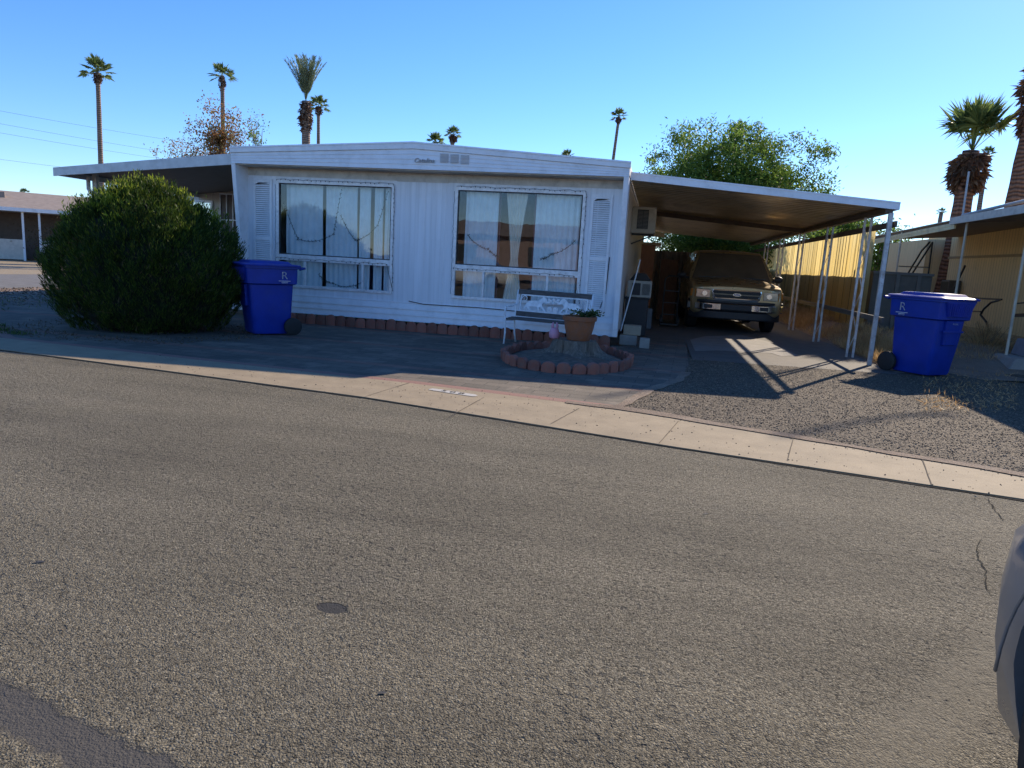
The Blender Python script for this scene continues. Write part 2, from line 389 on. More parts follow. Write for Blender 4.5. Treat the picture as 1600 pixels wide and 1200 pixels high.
# ------------------------------------------------------------------ mesh builder
class MB:
    def __init__(s): s.v = []; s.f = []
    def add(s, vs, fs):
        o = len(s.v); s.v.extend([tuple(p) for p in vs]); s.f.extend([tuple(i+o for i in f) for f in fs]); return s
    def box(s, x0, x1, y0, y1, z0, z1, bev=0):
        if bev:
            b = min(bev, (x1-x0)*.45, (y1-y0)*.45, (z1-z0)*.45)
            vs = []; 
            for sx in (0, 1):
                for sy in (0, 1):
                    for sz in (0, 1):
                        X = (x0, x1)[sx]; Y = (y0, y1)[sy]; Z = (z0, z1)[sz]
                        dx = b*(1-2*sx); dy = b*(1-2*sy); dz = b*(1-2*sz)
                        vs += [(X, Y+dy, Z+dz), (X+dx, Y, Z+dz), (X+dx, Y+dy, Z)]
            ix = lambda a, b_, c, k: ((a*2+b_)*2+c)*3+k
            fs = []
            for a in (0, 1):
                q = [ix(a, 0, 0, 0), ix(a, 1, 0, 0), ix(a, 1, 1, 0), ix(a, 0, 1, 0)]; fs.append(q if a else q[::-1])
                q = [ix(0, a, 0, 1), ix(1, a, 0, 1), ix(1, a, 1, 1), ix(0, a, 1, 1)]; fs.append(q[::-1] if a else q)
                q = [ix(0, 0, a, 2), ix(1, 0, a, 2), ix(1, 1, a, 2), ix(0, 1, a, 2)]; fs.append(q if a else q[::-1])
            for a in (0, 1):
                for c in (0, 1):
                    fs.append([ix(a, c, 0, 0), ix(a, c, 1, 0), ix(a, c, 1, 1), ix(a, c, 0, 1)])
                    fs.append([ix(a, 0, c, 0), ix(a, 1, c, 0), ix(a, 1, c, 2), ix(a, 0, c, 2)])
                    fs.append([ix(0, a, c, 1), ix(1, a, c, 1), ix(1, a, c, 2), ix(0, a, c, 2)])
            for a in (0, 1):
                for b_ in (0, 1):
                    for c in (0, 1): fs.append([ix(a, b_, c, 0), ix(a, b_, c, 1), ix(a, b_, c, 2)])
            return s.add(vs, fs)
        vs = [(x, y, z) for x in (x0, x1) for y in (y0, y1) for z in (z0, z1)]
        return s.add(vs, [(0, 1, 3, 2), (4, 6, 7, 5), (0, 4, 5, 1), (2, 3, 7, 6), (0, 2, 6, 4), (1, 5, 7, 3)])
    def hexa(s, b, t):      # 4 bottom points, 4 top points
        return s.add(list(b)+list(t), [(3, 2, 1, 0), (4, 5, 6, 7), (0, 1, 5, 4), (1, 2, 6, 5), (2, 3, 7, 6), (3, 0, 4, 7)])
    def bar(s, a, b, wd, hd=None, upv=(0, 0, 1)):
        a = Vector(a); b = Vector(b); d = (b-a).normalized(); hd = hd or wd
        u = Vector(upv)
        if abs(d.dot(u)) > .98: u = Vector((0, 1, 0))
        sx = d.cross(u).normalized()*wd/2; sy = sx.cross(d).normalized()*hd/2
        return s.hexa([a-sx-sy, a+sx-sy, a+sx+sy, a-sx+sy], [b-sx-sy, b+sx-sy, b+sx+sy, b-sx+sy])
    def tube(s, pts, r, n=8, cap=True):
        pts = [Vector(p) for p in pts]; rs = r if isinstance(r, (list, tuple)) else [r]*len(pts)
        o = len(s.v); prev = None
        for i, p in enumerate(pts):
            d = (pts[min(i+1, len(pts)-1)]-pts[max(i-1, 0)]).normalized()
            if prev is None:
                u = Vector((0, 0, 1)) if abs(d.z) < .9 else Vector((1, 0, 0))
                x = d.cross(u).normalized()
            else: x = (prev-d*prev.dot(d)).normalized()
            prev = x; y = d.cross(x)
            for k in range(n):
                a = 2*PI*k/n; s.v.append(tuple(p+(x*math.cos(a)+y*math.sin(a))*rs[i]))
        for i in range(len(pts)-1):
            for k in range(n):
                k2 = (k+1) % n; s.f.append((o+i*n+k, o+i*n+k2, o+(i+1)*n+k2, o+(i+1)*n+k))
        if cap:
            s.f.append(tuple(o+k for k in range(n))[::-1]); s.f.append(tuple(o+(len(pts)-1)*n+k for k in range(n)))
        return s
    def lathe(s, prof, n=24, c=(0, 0, 0), axis='z'):
        o = len(s.v)
        for (r, z) in prof:
            for k in range(n):
                a = 2*PI*k/n
                p = (r*math.cos(a), r*math.sin(a), z)
                if axis == 'x': p = (z, r*math.cos(a), r*math.sin(a))
                if axis == 'y': p = (r*math.cos(a), z, r*math.sin(a))
                s.v.append((p[0]+c[0], p[1]+c[1], p[2]+c[2]))
        for i in range(len(prof)-1):
            for k in range(n):
                k2 = (k+1) % n; s.f.append((o+i*n+k, o+i*n+k2, o+(i+1)*n+k2, o+(i+1)*n+k))
        s.f.append(tuple(o+k for k in range(n))[::-1]); s.f.append(tuple(o+(len(prof)-1)*n+k for k in range(n)))
        return s
    def prism(s, poly, z0, z1):
        n = len(poly)
        vs = [(x, y, z0) for x, y in poly]+[(x, y, z1) for x, y in poly]
        return s.add(vs, [tuple(range(n))[::-1], tuple(range(n, 2*n))]+[(i, (i+1) % n, n+(i+1) % n, n+i) for i in range(n)])
    def prismY(s, poly, y0, y1):      # polygon given as (x, z), extruded along y
        n = len(poly)
        vs = [(x, y0, z) for x, z in poly]+[(x, y1, z) for x, z in poly]
        return s.add(vs, [tuple(range(n)), tuple(range(n, 2*n))[::-1]]+[(i, n+i, n+(i+1) % n, (i+1) % n) for i in range(n)])
    def prismX(s, poly, x0, x1):      # polygon given as (y, z)
        n = len(poly)
        vs = [(x0, y, z) for y, z in poly]+[(x1, y, z) for y, z in poly]
        return s.add(vs, [tuple(range(n))[::-1], tuple(range(n, 2*n))]+[(i, (i+1) % n, n+(i+1) % n, n+i) for i in range(n)])
    def loft(s, secs, close=True, cap=True):
        o = len(s.v); n = len(secs[0])
        for sc in secs: s.v.extend([tuple(p) for p in sc])
        for i in range(len(secs)-1):
            for k in range(n if close else n-1):
                k2 = (k+1) % n; s.f.append((o+i*n+k, o+i*n+k2, o+(i+1)*n+k2, o+(i+1)*n+k))
        if cap and close:
            s.f.append(tuple(o+k for k in range(n))[::-1]); s.f.append(tuple(o+(len(secs)-1)*n+k for k in range(n)))
        return s
    def build(s, name, m, parent=None, smooth=False, bev=0, world=False, autosm=None):
        me = bpy.data.meshes.new(name)
        off = OFF.get(parent.name, (0, 0, 0)) if (world and parent is not None) else (0, 0, 0)
        V = [(x-off[0], y-off[1], z-off[2]) for x, y, z in s.v]
        me.from_pydata(V, [], s.f); me.update()
        import bmesh
        bm = bmesh.new(); bm.from_mesh(me); bmesh.ops.recalc_face_normals(bm, faces=bm.faces); bm.to_mesh(me); bm.free()
        return finish(name, me, m, parent, smooth, bev, autosm)

OFF = {}
def finish(name, me, m, parent=None, smooth=False, bev=0, autosm=None):
    o = bpy.data.objects.new(name, me); COL.objects.link(o)
    if m: me.materials.append(m)
    if smooth:
        me.polygons.foreach_set('use_smooth', [True]*len(me.polygons))
        if autosm:
            try: me.set_sharp_from_angle(angle=R(autosm))
            except Exception: pass
    if bev:
        b = o.modifiers.new('bevel', 'BEVEL'); b.width = bev; b.segments = 2; b.limit_method = 'ANGLE'; b.angle_limit = R(35)
    if parent is not None:
        o.parent = parent; OFF[o.name] = OFF.get(parent.name, (0, 0, 0))
    return o
def thing(name, label, cat, loc=(0, 0, 0), rotz=0, group=None):
    o = bpy.data.objects.new(name, None); COL.objects.link(o); o.empty_display_size = .2
    o.location = loc; o.rotation_euler = (0, 0, rotz); o['label'] = label; o['category'] = cat
    if group: o['group'] = group
    OFF[o.name] = tuple(loc)
    return o
def tag(o, label=None, cat=None, group=None, kind=None):
    if label: o['label'] = label
    if cat: o['category'] = cat
    if group: o['group'] = group
    if kind: o['kind'] = kind
    return o
def struct(o): o['kind'] = 'structure'; return o
def copy_tree(o, parent=None):
    c = o.copy(); COL.objects.link(c)
    if parent is not None: c.parent = parent
    for ch in list(o.children): copy_tree(ch, c)
    return c
def text_mesh(txt, size, depth=.004):
    cu = bpy.data.curves.new('lettering', 'FONT'); cu.body = txt; cu.size = size; cu.extrude = depth
    cu.align_x = 'CENTER'; cu.align_y = 'CENTER'
    ob = bpy.data.objects.new('lettering', cu); COL.objects.link(ob)
    dg = bpy.context.evaluated_depsgraph_get(); dg.update()
    me = bpy.data.meshes.new_from_object(ob.evaluated_get(dg))
    bpy.data.objects.remove(ob); bpy.data.curves.remove(cu)
    vs = [tuple(v.co) for v in me.vertices]; fs = [tuple(p.vertices) for p in me.polygons]
    bpy.data.meshes.remove(me)
    return vs, fs
def cut(o, cutters):
    for c in cutters:
        md = o.modifiers.new('cut', 'BOOLEAN'); md.object = c; md.operation = 'DIFFERENCE'; md.solver = 'EXACT'
    dg = bpy.context.evaluated_depsgraph_get(); dg.update()
    me = bpy.data.meshes.new_from_object(o.evaluated_get(dg))
    o.modifiers.clear(); old = o.data; o.data = me; bpy.data.meshes.remove(old)
    for c in cutters: bpy.data.objects.remove(c)

# leaf cards: small diamonds scattered in space
def leaves(name, pts, dirs, L, W, m, parent=None, rng=None, fold=.0, group=None):
    rng = rng or np.random.default_rng(3)
    n = len(pts); P = np.asarray(pts, float); D = np.asarray(dirs, float)
    D /= np.linalg.norm(D, axis=1)[:, None]+1e-9
    X = np.cross(D, rng.normal(size=(n, 3))); X /= np.linalg.norm(X, axis=1)[:, None]+1e-9
    L = (np.asarray(L)*np.ones(n))[:, None]; W = (np.asarray(W)*np.ones(n))[:, None]
    V = np.empty((n, 4, 3)); V[:, 0] = P; V[:, 1] = P+D*L*.5+X*W*.5; V[:, 2] = P+D*L; V[:, 3] = P+D*L*.5-X*W*.5
    me = bpy.data.meshes.new(name)
    me.vertices.add(4*n); me.vertices.foreach_set('co', V.reshape(-1))
    me.loops.add(4*n); me.loops.foreach_set('vertex_index', np.arange(4*n, dtype=np.int32))
    me.polygons.add(n); me.polygons.foreach_set('loop_start', np.arange(0, 4*n, 4, dtype=np.int32))
    try: me.polygons.foreach_set('loop_total', np.full(n, 4, dtype=np.int32))
    except Exception: pass
    me.update(calc_edges=True); me.validate()
    return finish(name, me, m, parent)

# ------------------------------------------------------------------ ground
def sheet(name, poly, z, m, sub=None):
    b = MB(); n = len(poly); b.add([(x, y, z) for x, y in poly], [tuple(range(n))])
    o = b.build(name, m)
    return struct(o)
def strip(name, la, lb, z, m, lip=0):
    b = MB()
    n = len(la)
    b.add([(x, y, z) for x, y in la]+[(x, y, z) for x, y in lb], [(i, i+1, n+i+1, n+i) for i in range(n-1)])
    if lip:
        b.add([(x, y, z) for x, y in la]+[(x, y, z-lip) for x, y in la], [(i, n+i, n+i+1, i+1) for i in range(n-1)])
    return struct(b.build(name, m))

sheet('ground', [(-600, -600), (600, -600), (600, 900), (-600, 900)], -.03, DIRT)
front = [(-40, 12.6), (-16, 10.2), (-12.5, 9.2), (-9.6, 7.95), (-7.8, 7.28), (-5.45, 6.98), (-2.75, 6.59), (.28, 5.85), (2.66, 5.37), (6, 4.55), (14, 2.2), (60, -12)]
back = [(-40, 13.6), (-16.2, 11.2), (-12.6, 10.1), (-10.1, 8.75), (-8.62, 8.08), (-5.54, 7.79), (-2.62, 7.56), (-.03, 7.17), (2.98, 6.08), (6.3, 5.5), (14.3, 3.1), (60.3, -11)]
b = MB(); n = len(front)
b.add([(x, y, .0) for x, y in front]+[(x, -7.5-x*.0, .0) for x, y in front], [(i, n+i, n+i+1, i+1) for i in range(n-1)])
struct(b.build('road', ASPH))
strip('sidewalk', front, back, .012, CONC, .03)
# slab joints pressed into the walk
j = MB()
for (a, c) in [((640, 600), (570, 622)), ((756, 623), (700, 655)), ((905, 640), (860, 665)), ((1060, 660), (1030, 695)), ((1240, 685), (1230, 722)), ((1437, 710), (1455, 760))]:
    p = gr(*a); q = gr(*c); d = Vector((q[0]-p[0], q[1]-p[1], 0)).normalized(); nn = Vector((-d.y, d.x, 0))*.0038
    pts = []
    for s_ in (1, -1):
        rr = [(p[0]+(q[0]-p[0])*k/8+nn.x*s_*rnd.uniform(.5, 1.3), p[1]+(q[1]-p[1])*k/8+nn.y*s_*rnd.uniform(.5, 1.3), .0165) for k in range(9)]
        pts.append(rr)
    j.add(pts[0]+pts[1], [(i, i+1, 9+i+1, 9+i) for i in range(8)])
struct(j.build('sidewalk_joint', simple('joint_dirt', (.07, .052, .036), .95)))
# road edge: thin dark gap between asphalt and walk
g = MB(); gp = []
for i in range(len(front)-1):
    for k in range(12): 
        tt = k/12; gp.append((front[i][0]*(1-tt)+front[i+1][0]*tt, front[i][1]*(1-tt)+front[i+1][1]*tt))
n = len(gp)
g.add([(x, y-.002+rnd.uniform(-.004, .004), .0045) for x, y in gp]+[(x, y-.018-rnd.random()*.022, .0045) for x, y in gp], [(i, n+i, n+i+1, i+1) for i in range(n-1)])
struct(g.build('road_edge_gap', CRACK))
# painted house number on the walk
wp = MB(); c0 = gr(676, 609.5); c1 = gr(742, 619.5)
ang = math.atan2(c1[1]-c0[1], c1[0]-c0[0]); mx_ = ((c0[0]+c1[0])/2, (c0[1]+c1[1])/2-.03)
ee = []
for k in range(28):
    a = 2*PI*k/28; px = .29*(abs(math.cos(a))**.45)*math.copysign(1, math.cos(a)); py = .062*(abs(math.sin(a))**.45)*math.copysign(1, math.sin(a))
    px += rnd.uniform(-.012, .012); py += rnd.uniform(-.006, .006)
    ee.append((mx_[0]+px*math.cos(ang)-py*math.sin(ang), mx_[1]+px*math.sin(ang)+py*math.cos(ang)))
sheet('painted_number_plate', ee, .0165, simple('worn_white_marking', (.46, .44, .40), .8, dirt=.8, sc=30, dirtcol=(.4, .33, .26)))
vs, fs = text_mesh('5 0 8', .125, .0003)
t_ = MB(); t_.add([(mx_[0]+x*1.1*math.cos(ang)-y*.8*math.sin(ang), mx_[1]+x*1.1*math.sin(ang)+y*.8*math.cos(ang), .0205+z*.0) for x, y, z in vs], fs)
struct(t_.build('painted_number', simple('faded_black_marking', (.16, .14, .12), .9, dirt=.9, sc=40, dirtcol=(.5, .48, .44))))

# patio pavers, driveway, slabs
patio_r = [(-.30, 7.2), (-.02, 8.4), (.42, 9.6), (.62, 11.2), (.70, 13.6), (.72, 15.4)]
sheet('patio', [(-9.2, 8.32), (-8.62, 8.10), (-5.54, 7.81), (-2.62, 7.58)]+patio_r+[(-.5, 15.4), (-.5, 13.2), (-7.7, 13.2), (-14.5, 17), (-14.5, 11.3), (-12.6, 10.3), (-10.1, 8.95)], .004, PAVER)
bp_ = [(-9.9, 8.95), (-8.62, 8.09), (-5.54, 7.80), (-2.62, 7.57), (-.35, 7.25)]
strip('paver_border', bp_, [(x+.03, y+.16) for x, y in bp_], .0085, mat_terracotta('border_brick', (.24, .12, .09)))
sheet('gravel_drive', [(-.30, 7.19), (2.98, 6.09), (6.3, 5.51), (14.3, 3.11), (22, 14), (14, 17.0), (7.6, 14.6), (5.6, 13.4), (3.9, 12.7), (.66, 12.2), (.62, 11.2), (.42, 9.6), (-.02, 8.4)], .0, GRAV)
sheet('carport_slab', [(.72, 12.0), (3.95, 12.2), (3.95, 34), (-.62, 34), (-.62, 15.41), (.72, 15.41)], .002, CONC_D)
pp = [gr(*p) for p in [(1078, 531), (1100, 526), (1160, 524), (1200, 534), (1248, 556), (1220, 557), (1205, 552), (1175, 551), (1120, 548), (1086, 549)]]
sheet('pale_slab_patch', pp, .006, CONC_SUNLIT)  # slab patch in a paler colour, mostly painting the pool of sunlight there
b = MB()
for k in range(2): pass
# sand line between pavers and gravel
la = []; lb = []
for i in range(len(patio_r)-1):
    for k in range(6):
        tt = k/6; x = patio_r[i][0]*(1-tt)+patio_r[i+1][0]*tt; y = patio_r[i][1]*(1-tt)+patio_r[i+1][1]*tt
        if y < 10.4: la.append((x-.03-rnd.random()*.05, y)); lb.append((x+.05+rnd.random()*.06, y))
strip('sand_seam', la, lb, .0075, DIRT)
# sand washed to the back of the walk
la = []; lb = []
for i in range(5, len(back)-2):
    for k in range(10):
        tt = k/10; x = back[i][0]*(1-tt)+back[i+1][0]*tt; y = back[i][1]*(1-tt)+back[i+1][1]*tt
        if x > -.9: la.append((x, y-.03-rnd.random()*.06)); lb.append((x, y+.04+rnd.random()*.10))
strip('washed_sand', la, lb, .0195, DIRT)

# side street on the left and its strips
def ydir(p, L0=-30, L1=60): return [(p[0]+.20*L0, p[1]+.98*L0), (p[0]+.20*L1, p[1]+.98*L1)]
def band(name, a, c, z, m, L0=-4.5, L1=70):
    p = ydir(a, L0, L1); q = ydir(c, L0-1, L1)
    return sheet(name, [p[0], p[1], q[1], q[0]], z, m)
band('gravel_yard', (-12.6, 12.4), (-16.4, 15.4), -.004, GRAV_R, -2)
band('side_street', (-16.4, 15.4), (-21.6, 20.3), -.002, mat_patch('side_asphalt', (.16, .15, .14), .85), -7)
band('far_driveway', (-21.6, 20.3), (-33.6, 31.6), .0, CONC, -12)

# yard between carport and yellow fence: gently raised
def yard_h(x, y):
    sm = lambda t: max(0, min(1, t))**2*(3-2*max(0, min(1, t)))
    return .33*sm((x-3.95)/.8)*sm((y-13.2)/3.5)
b = MB(); nx, ny = 26, 60; X0, X1, Y0, Y1 = 3.95, 7.6, 12.4, 36
vs = []
for i in range(nx+1):
    for k in range(ny+1):
        x = X0+(X1-X0)*i/nx; y = Y0+(Y1-Y0)*(k/ny)**1.3
        vs.append((x, y, yard_h(x, y)+.006+.02*math.sin(x*3.1+y*1.7)*min(1, (x-X0))))
b.add(vs, [(i*(ny+1)+k, (i+1)*(ny+1)+k, (i+1)*(ny+1)+k+1, i*(ny+1)+k+1) for i in range(nx) for k in range(ny)])
struct(b.build('side_yard', DIRT, smooth=True))

# road wear ---------------------------------------------------------
def blob(cx, cy, rx, ry, rot=0, n=26, j=.12):
    out = []
    for k in range(n):
        a = 2*PI*k/n; q = 1+rnd.uniform(-j, j); x = rx*q*math.cos(a); y = ry*q*math.sin(a)
        out.append((cx+x*math.cos(rot)-y*math.sin(rot), cy+x*math.sin(rot)+y*math.cos(rot)))
    return out
for (px_, py_, rr_) in [(62, 879, .022), (1102, 803, .017), (597, 1084, .016), (205, 781, .012), (30, 736, .014), (935, 700, .012), (330, 690, .016), (410, 1010, .008), (820, 1150, .007), (1210, 930, .008)]:
    c = gr(px_, py_); sheet('tar_spot', blob(c[0], c[1], rr_, rr_*.45, .3, 14, .35), .004, PATCH_D)
def wobble_strip(name, pa, pb, wd, m, z=.004, n=60, j=.03):
    p = Vector((*pa, 0)); q = Vector((*pb, 0)); d = (q-p); nn = Vector((-d.y, d.x, 0)).normalized()
    A = []; B = []
    for k in range(n+1):
        c_ = p+d*k/n; A.append((c_.x+nn.x*(wd/2+rnd.uniform(-j, j)), c_.y+nn.y*(wd/2+rnd.uniform(-j, j)))); B.append((c_.x-nn.x*(wd/2+rnd.uniform(-j, j)), c_.y-nn.y*(wd/2+rnd.uniform(-j, j))))
    return strip(name, A, B, z, m)
def crack(pts, wd):
    P = []; 
    for i in range(len(pts)-1):
        a = gr(*pts[i]); c_ = gr(*pts[i+1])
        for k in range(6): P.append((a[0]+(c_[0]-a[0])*k/6+rnd.uniform(-1, 1)*wd*1.6, a[1]+(c_[1]-a[1])*k/6+rnd.uniform(-1, 1)*wd*1.6))
    P.append(gr(*pts[-1]))
    n = len(P); w_ = [wd*rnd.uniform(.3, 1.0) for _ in P]; w_[0] = w_[-1] = .0005
    A = [(p[0]-w_[i], p[1]) for i, p in enumerate(P)]; B = [(p[0]+w_[i], p[1]) for i, p in enumerate(P)]
    return A, B
for nm, pts, wd in [('road_crack', [(1543, 776), (1550, 792), (1560, 805), (1569, 815)], .005), ('road_crack', [(1535, 843), (1525, 858), (1531, 878), (1541, 892), (1540, 912), (1546, 928)], .0045),
                    ('road_crack', [(1457, 1000), (1478, 990), (1510, 987)], .002)]:
    A, B = crack(pts, wd); strip(nm, A, B, .0042, CRACK)

# loose stones on gravel and road (nobody could count them)
def stones(name, n, region, smin, smax, m, label, seed=1, z=.0):
    rg = np.random.default_rng(seed)
    oct_v = np.array([(1, 0, 0), (-1, 0, 0), (0, 1, 0), (0, -1, 0), (0, 0, .7), (0, 0, -.7)], float)
    oct_f = np.array([(0, 2, 4), (2, 1, 4), (1, 3, 4), (3, 0, 4), (2, 0, 5), (1, 2, 5), (3, 1, 5), (0, 3, 5)])
    P = []
    while len(P) < n:
        p = region(rg)
        if p is not None: P.append(p)
    P = np.array(P)
    s = smin*(smax/smin)**(rg.random(n)**1.8)
    V = oct_v[None]*(s[:, None, None]*rg.uniform(.6, 1.3, (n, 6, 1)))
    a = rg.random(n)*2*PI; ca, sa = np.cos(a), np.sin(a)
    X = V[..., 0]*ca[:, None]-V[..., 1]*sa[:, None]; Y = V[..., 0]*sa[:, None]+V[..., 1]*ca[:, None]
    V[..., 0] = X+P[:, 0, None]; V[..., 1] = Y+P[:, 1, None]; V[..., 2] += (P[:, 2]+s*.25)[:, None]
    Fc = (oct_f[None]+(np.arange(n)*6)[:, None, None]).reshape(-1)
    me = bpy.data.meshes.new(name); me.vertices.add(6*n); me.vertices.foreach_set('co', V.reshape(-1))
    me.loops.add(len(Fc)); me.loops.foreach_set('vertex_index', Fc.astype(np.int32))
    me.polygons.add(8*n); me.polygons.foreach_set('loop_start', np.arange(0, 24*n, 3, dtype=np.int32))
    me.update(calc_edges=True); me.validate()
    o = finish(name, me, m); tag(o, label, 'stones', kind='stuff'); return o
def mat_stones():
    t = NT('loose_stone'); c = t.ramp(t.geo.outputs['Random Per Island'], [(0, (.045, .034, .025)), (.4, (.115, .086, .06)), (.75, (.19, .143, .098)), (1, (.38, .30, .21))])
    t.inp('Base Color', c); t.inp('Roughness', .9); return t.m
STN = mat_stones()
def lerp_back(x):
    for i in range(len(back)-1):
        if back[i][0] <= x <= back[i+1][0]: return back[i][1]+(back[i+1][1]-back[i][1])*(x-back[i][0])/(back[i+1][0]-back[i][0])
    return 0
def reg_drive(rg):
    x = rg.uniform(-.4, 6.8); y = 5.2+7.6*rg.random()**1.3
    xl = np.interp(y, [7.2, 8.4, 9.6, 11.2, 12.3], [-.3, -.02, .42, .62, .66])
    if y < lerp_back(x)-.02*rg.random()-.0 or x < xl+.03 or y > 12.2+rg.uniform(-.8, .3): return None
    return (x, y, 0.)
stones('gravel_stones', 60000, reg_drive, .003, .0105, STN, 'loose grey and tan gravel stones covering the driveway', 2)
def reg_walk(rg):
    x = rg.uniform(-6.5, 3.2); y = rg.uniform(5.2, 8.2)
    yb = lerp_back(x)
    if not (yb-1.1 < y < yb+.1) or rg.random() > (.12+.88*(x > -.8)*(y > yb-.12)): return None
    return (x, y, .013)
stones('walk_grit', 900, reg_walk, .003, .009, STN, 'scattered grit and crumbs on the tan sidewalk', 3)
def reg_road(rg):
    x = rg.uniform(-4, 2.6); y = 1.2+5*rg.random()
    return (x, y, .0)
stones('road_grit', 1500, reg_road, .0015, .005, STN, 'scattered dark grit lying on the street asphalt', 4)
def reg_red(rg):
    t_ = rg.uniform(-3, 9); u = rg.random(); x = -12.2+(-4.2)*u+.2*t_; y = 12.4+3*u+.98*t_
    return (x, y, 0.)
stones('yard_stones', 9000, reg_red, .01, .03, STN, 'reddish gravel stones in the corner yard by the side street', 5)

# ------------------------------------------------------------------ the mobile home
XL, XR, YF, YB = -8.02, -.62, 13.07, 31.0
home = thing('mobile_home', 'white double-wide mobile home with shallow gable front and two picture windows', 'mobile home', (-4.3, YF, 0))
W = dict(parent=home, world=True)
PK = -4.45
W1 = (-7.37, -4.95, .67, 2.72); W2 = (-3.76, -1.34, .67, 2.72)
wl = MB()
zt = 3.0; zb = .50
cols = [XL, W1[0], W1[1], W2[0], W2[1], XR]
for i in (0, 2, 4): wl.box(cols[i], cols[i+1], YF, YF+.1, zb, zt)
for wv in (W1, W2): wl.box(wv[0], wv[1], YF, YF+.1, zb, wv[2]); wl.box(wv[0], wv[1], YF, YF+.1, wv[3], zt)
wall = wl.build('wall', WHITE_SIDE, **W)
sw = MB(); sw.box(XR-.1, XR, YF+.1, YB, .2, 3.0); sw.box(XL, XL+.1, YF+.1, YB, .2, 3.0); sw.box(XL, XR, YB, YB+.1, .2, 3.0)
sw.build('side_wall', SIDE_Y, **W)
sk = MB()
for k in range(3):
    z0 = .17+k*.115; sk.hexa([(XL, YF-.02-.008, z0), (XR, YF-.028, z0), (XR, YF+.05, z0), (XL, YF+.05, z0)], [(XL, YF-.008, z0+.113), (XR, YF-.008, z0+.113), (XR, YF+.05, z0+.113), (XL, YF+.05, z0+.113)])
sk.build('skirting', WHITE, **W)
sk = MB(); sk.box(XL, XR, YF-.014, YF-.002, .515, .535); 
for x in (-3.95, -4.35, -1.12): sk.box(x, x+.012, YF-.006, YF+.002, .53, 2.98)
sk.build('trim_strip', WHITE, **W)
# room
rm = MB(); rm.box(XL+.12, XR-.12, YF+3.4, YF+3.5, .3, 2.9); rm.box(XL+.12, XR-.12, YF+.12, YF+3.4, .45, .5); rm.box(XL+.12, XR-.12, YF+.12, YF+3.4, 2.88, 2.92)
rm.box(-4.5, -4.4, YF+.12, YF+3.4, .5, 2.88)
rm.build('room', INSIDE, **W)
# roof and gable fascia
YO = 12.64
rf = MB()
rf.prismY([(XL-.05, 3.22), (PK, 3.42), (XR+.03, 3.18), (XR+.03, 3.0), (XL-.05, 3.0)], YO+.03, YB+.2)
rf.build('roof', ROOFM, **W)
fa = MB()
zl0, zlp, zlr = 3.255, 3.435, 3.205          # cap top at left, peak, right
fa.prismY([(XL-.06, zl0), (PK, zlp), (XR+.045, zlr), (XR+.045, zlr-.11), (PK, zlp-.125), (XL-.06, zl0-.11)], YO-.035, YO+.028)
fa.prismY([(XL-.06, zl0-.02), (PK, zlp-.02), (XR+.045, zlr-.02), (XR+.045, zlr-.035), (PK, zlp-.035), (XL-.06, zl0-.035)], YO-.045, YO-.036)
fa.build('roof_cap', WHITE, bev=.004, **W)
fs_ = MB()
nlap = 4
for k in range(nlap):
    fz = lambda q, top: top+(2.955-top)*q
    q0, q1 = k/nlap, (k+1)/nlap
    P = [(XL-.045, zl0-.112), (PK, zlp-.127), (XR+.03, zlr-.112)]
    tops = [(x, fz(q0, z)) for x, z in P]; bots = [(x, fz(q1, z)) for x, z in P]
    for a in range(2):
        fs_.hexa([(bots[a][0], YO-.016, bots[a][1]), (bots[a+1][0], YO-.016, bots[a+1][1]), (bots[a+1][0], YO+.028, bots[a+1][1]), (bots[a][0], YO+.028, bots[a][1])],
                 [(tops[a][0], YO-.004, tops[a][1]), (tops[a+1][0], YO-.004, tops[a+1][1]), (tops[a+1][0], YO+.028, tops[a+1][1]), (tops[a][0], YO+.028, tops[a][1])])
fs_.build('gable_siding', WHITE, **W)
so_ = MB(); so_.box(XL+.02, XR-.02, YO+.03, YF+.1, 2.935, 2.955); so_.build('soffit', simple('soffit_cream', (.50, .44, .36), .6, dirt=.4), **W)
hb = MB(); hb.box(XL+.05, XR-.05, YF-.012, YF-.001, 2.79, 2.93); hb.box(-4.9, -3.9, YF-.02, YF-.012, 2.78, 2.90); hb.build('header_board', simple('header_cream', (.62, .58, .52), .6, dirt=.5), **W)
# tapered wing walls at both corners
for (x0, x1) in ((XL-.045, XL+.035), (XR-.06, XR+.03)):
    wg = MB(); wg.prismX([(YO-.012, 2.954), (YF+.09, 2.954), (YF+.09, .18), (YF-.13, .18), (YF-.14, .6)], x0, x1); wg.build('wing_wall', WHITE, bev=.004, **W)
# louvre vents in the gable
for k in range(3):
    x0 = at(688, 245, YO)[0]+k*.19; vn = MB()
    for q in range(8):
        z = 3.235-q*.020-k*.008; vn.hexa([(x0, YO-.028, z-.006), (x0+.155, YO-.028, z-.006), (x0+.155, YO-.015, z-.003), (x0, YO-.015, z-.003)], [(x0, YO-.026, z+.001), (x0+.155, YO-.026, z+.001), (x0+.155, YO-.015, z+.008), (x0, YO-.015, z+.008)])
    vn.build('gable_vent', simple('vent_white', (.6, .6, .6), .5) if k == 0 else bpy.data.materials['vent_white'], **W)
vs, fs = text_mesh('Catalina', .125, .012)
le = MB(); px, _, pz = at(664, 250, YO); le.add([(px+x*.95+(y)*.3, YO-.024-z, pz-.015+y*.9) for x, y, z in vs], fs); le.build('lettering', simple('lettering_grey', (.45, .44, .44), .5), **W)

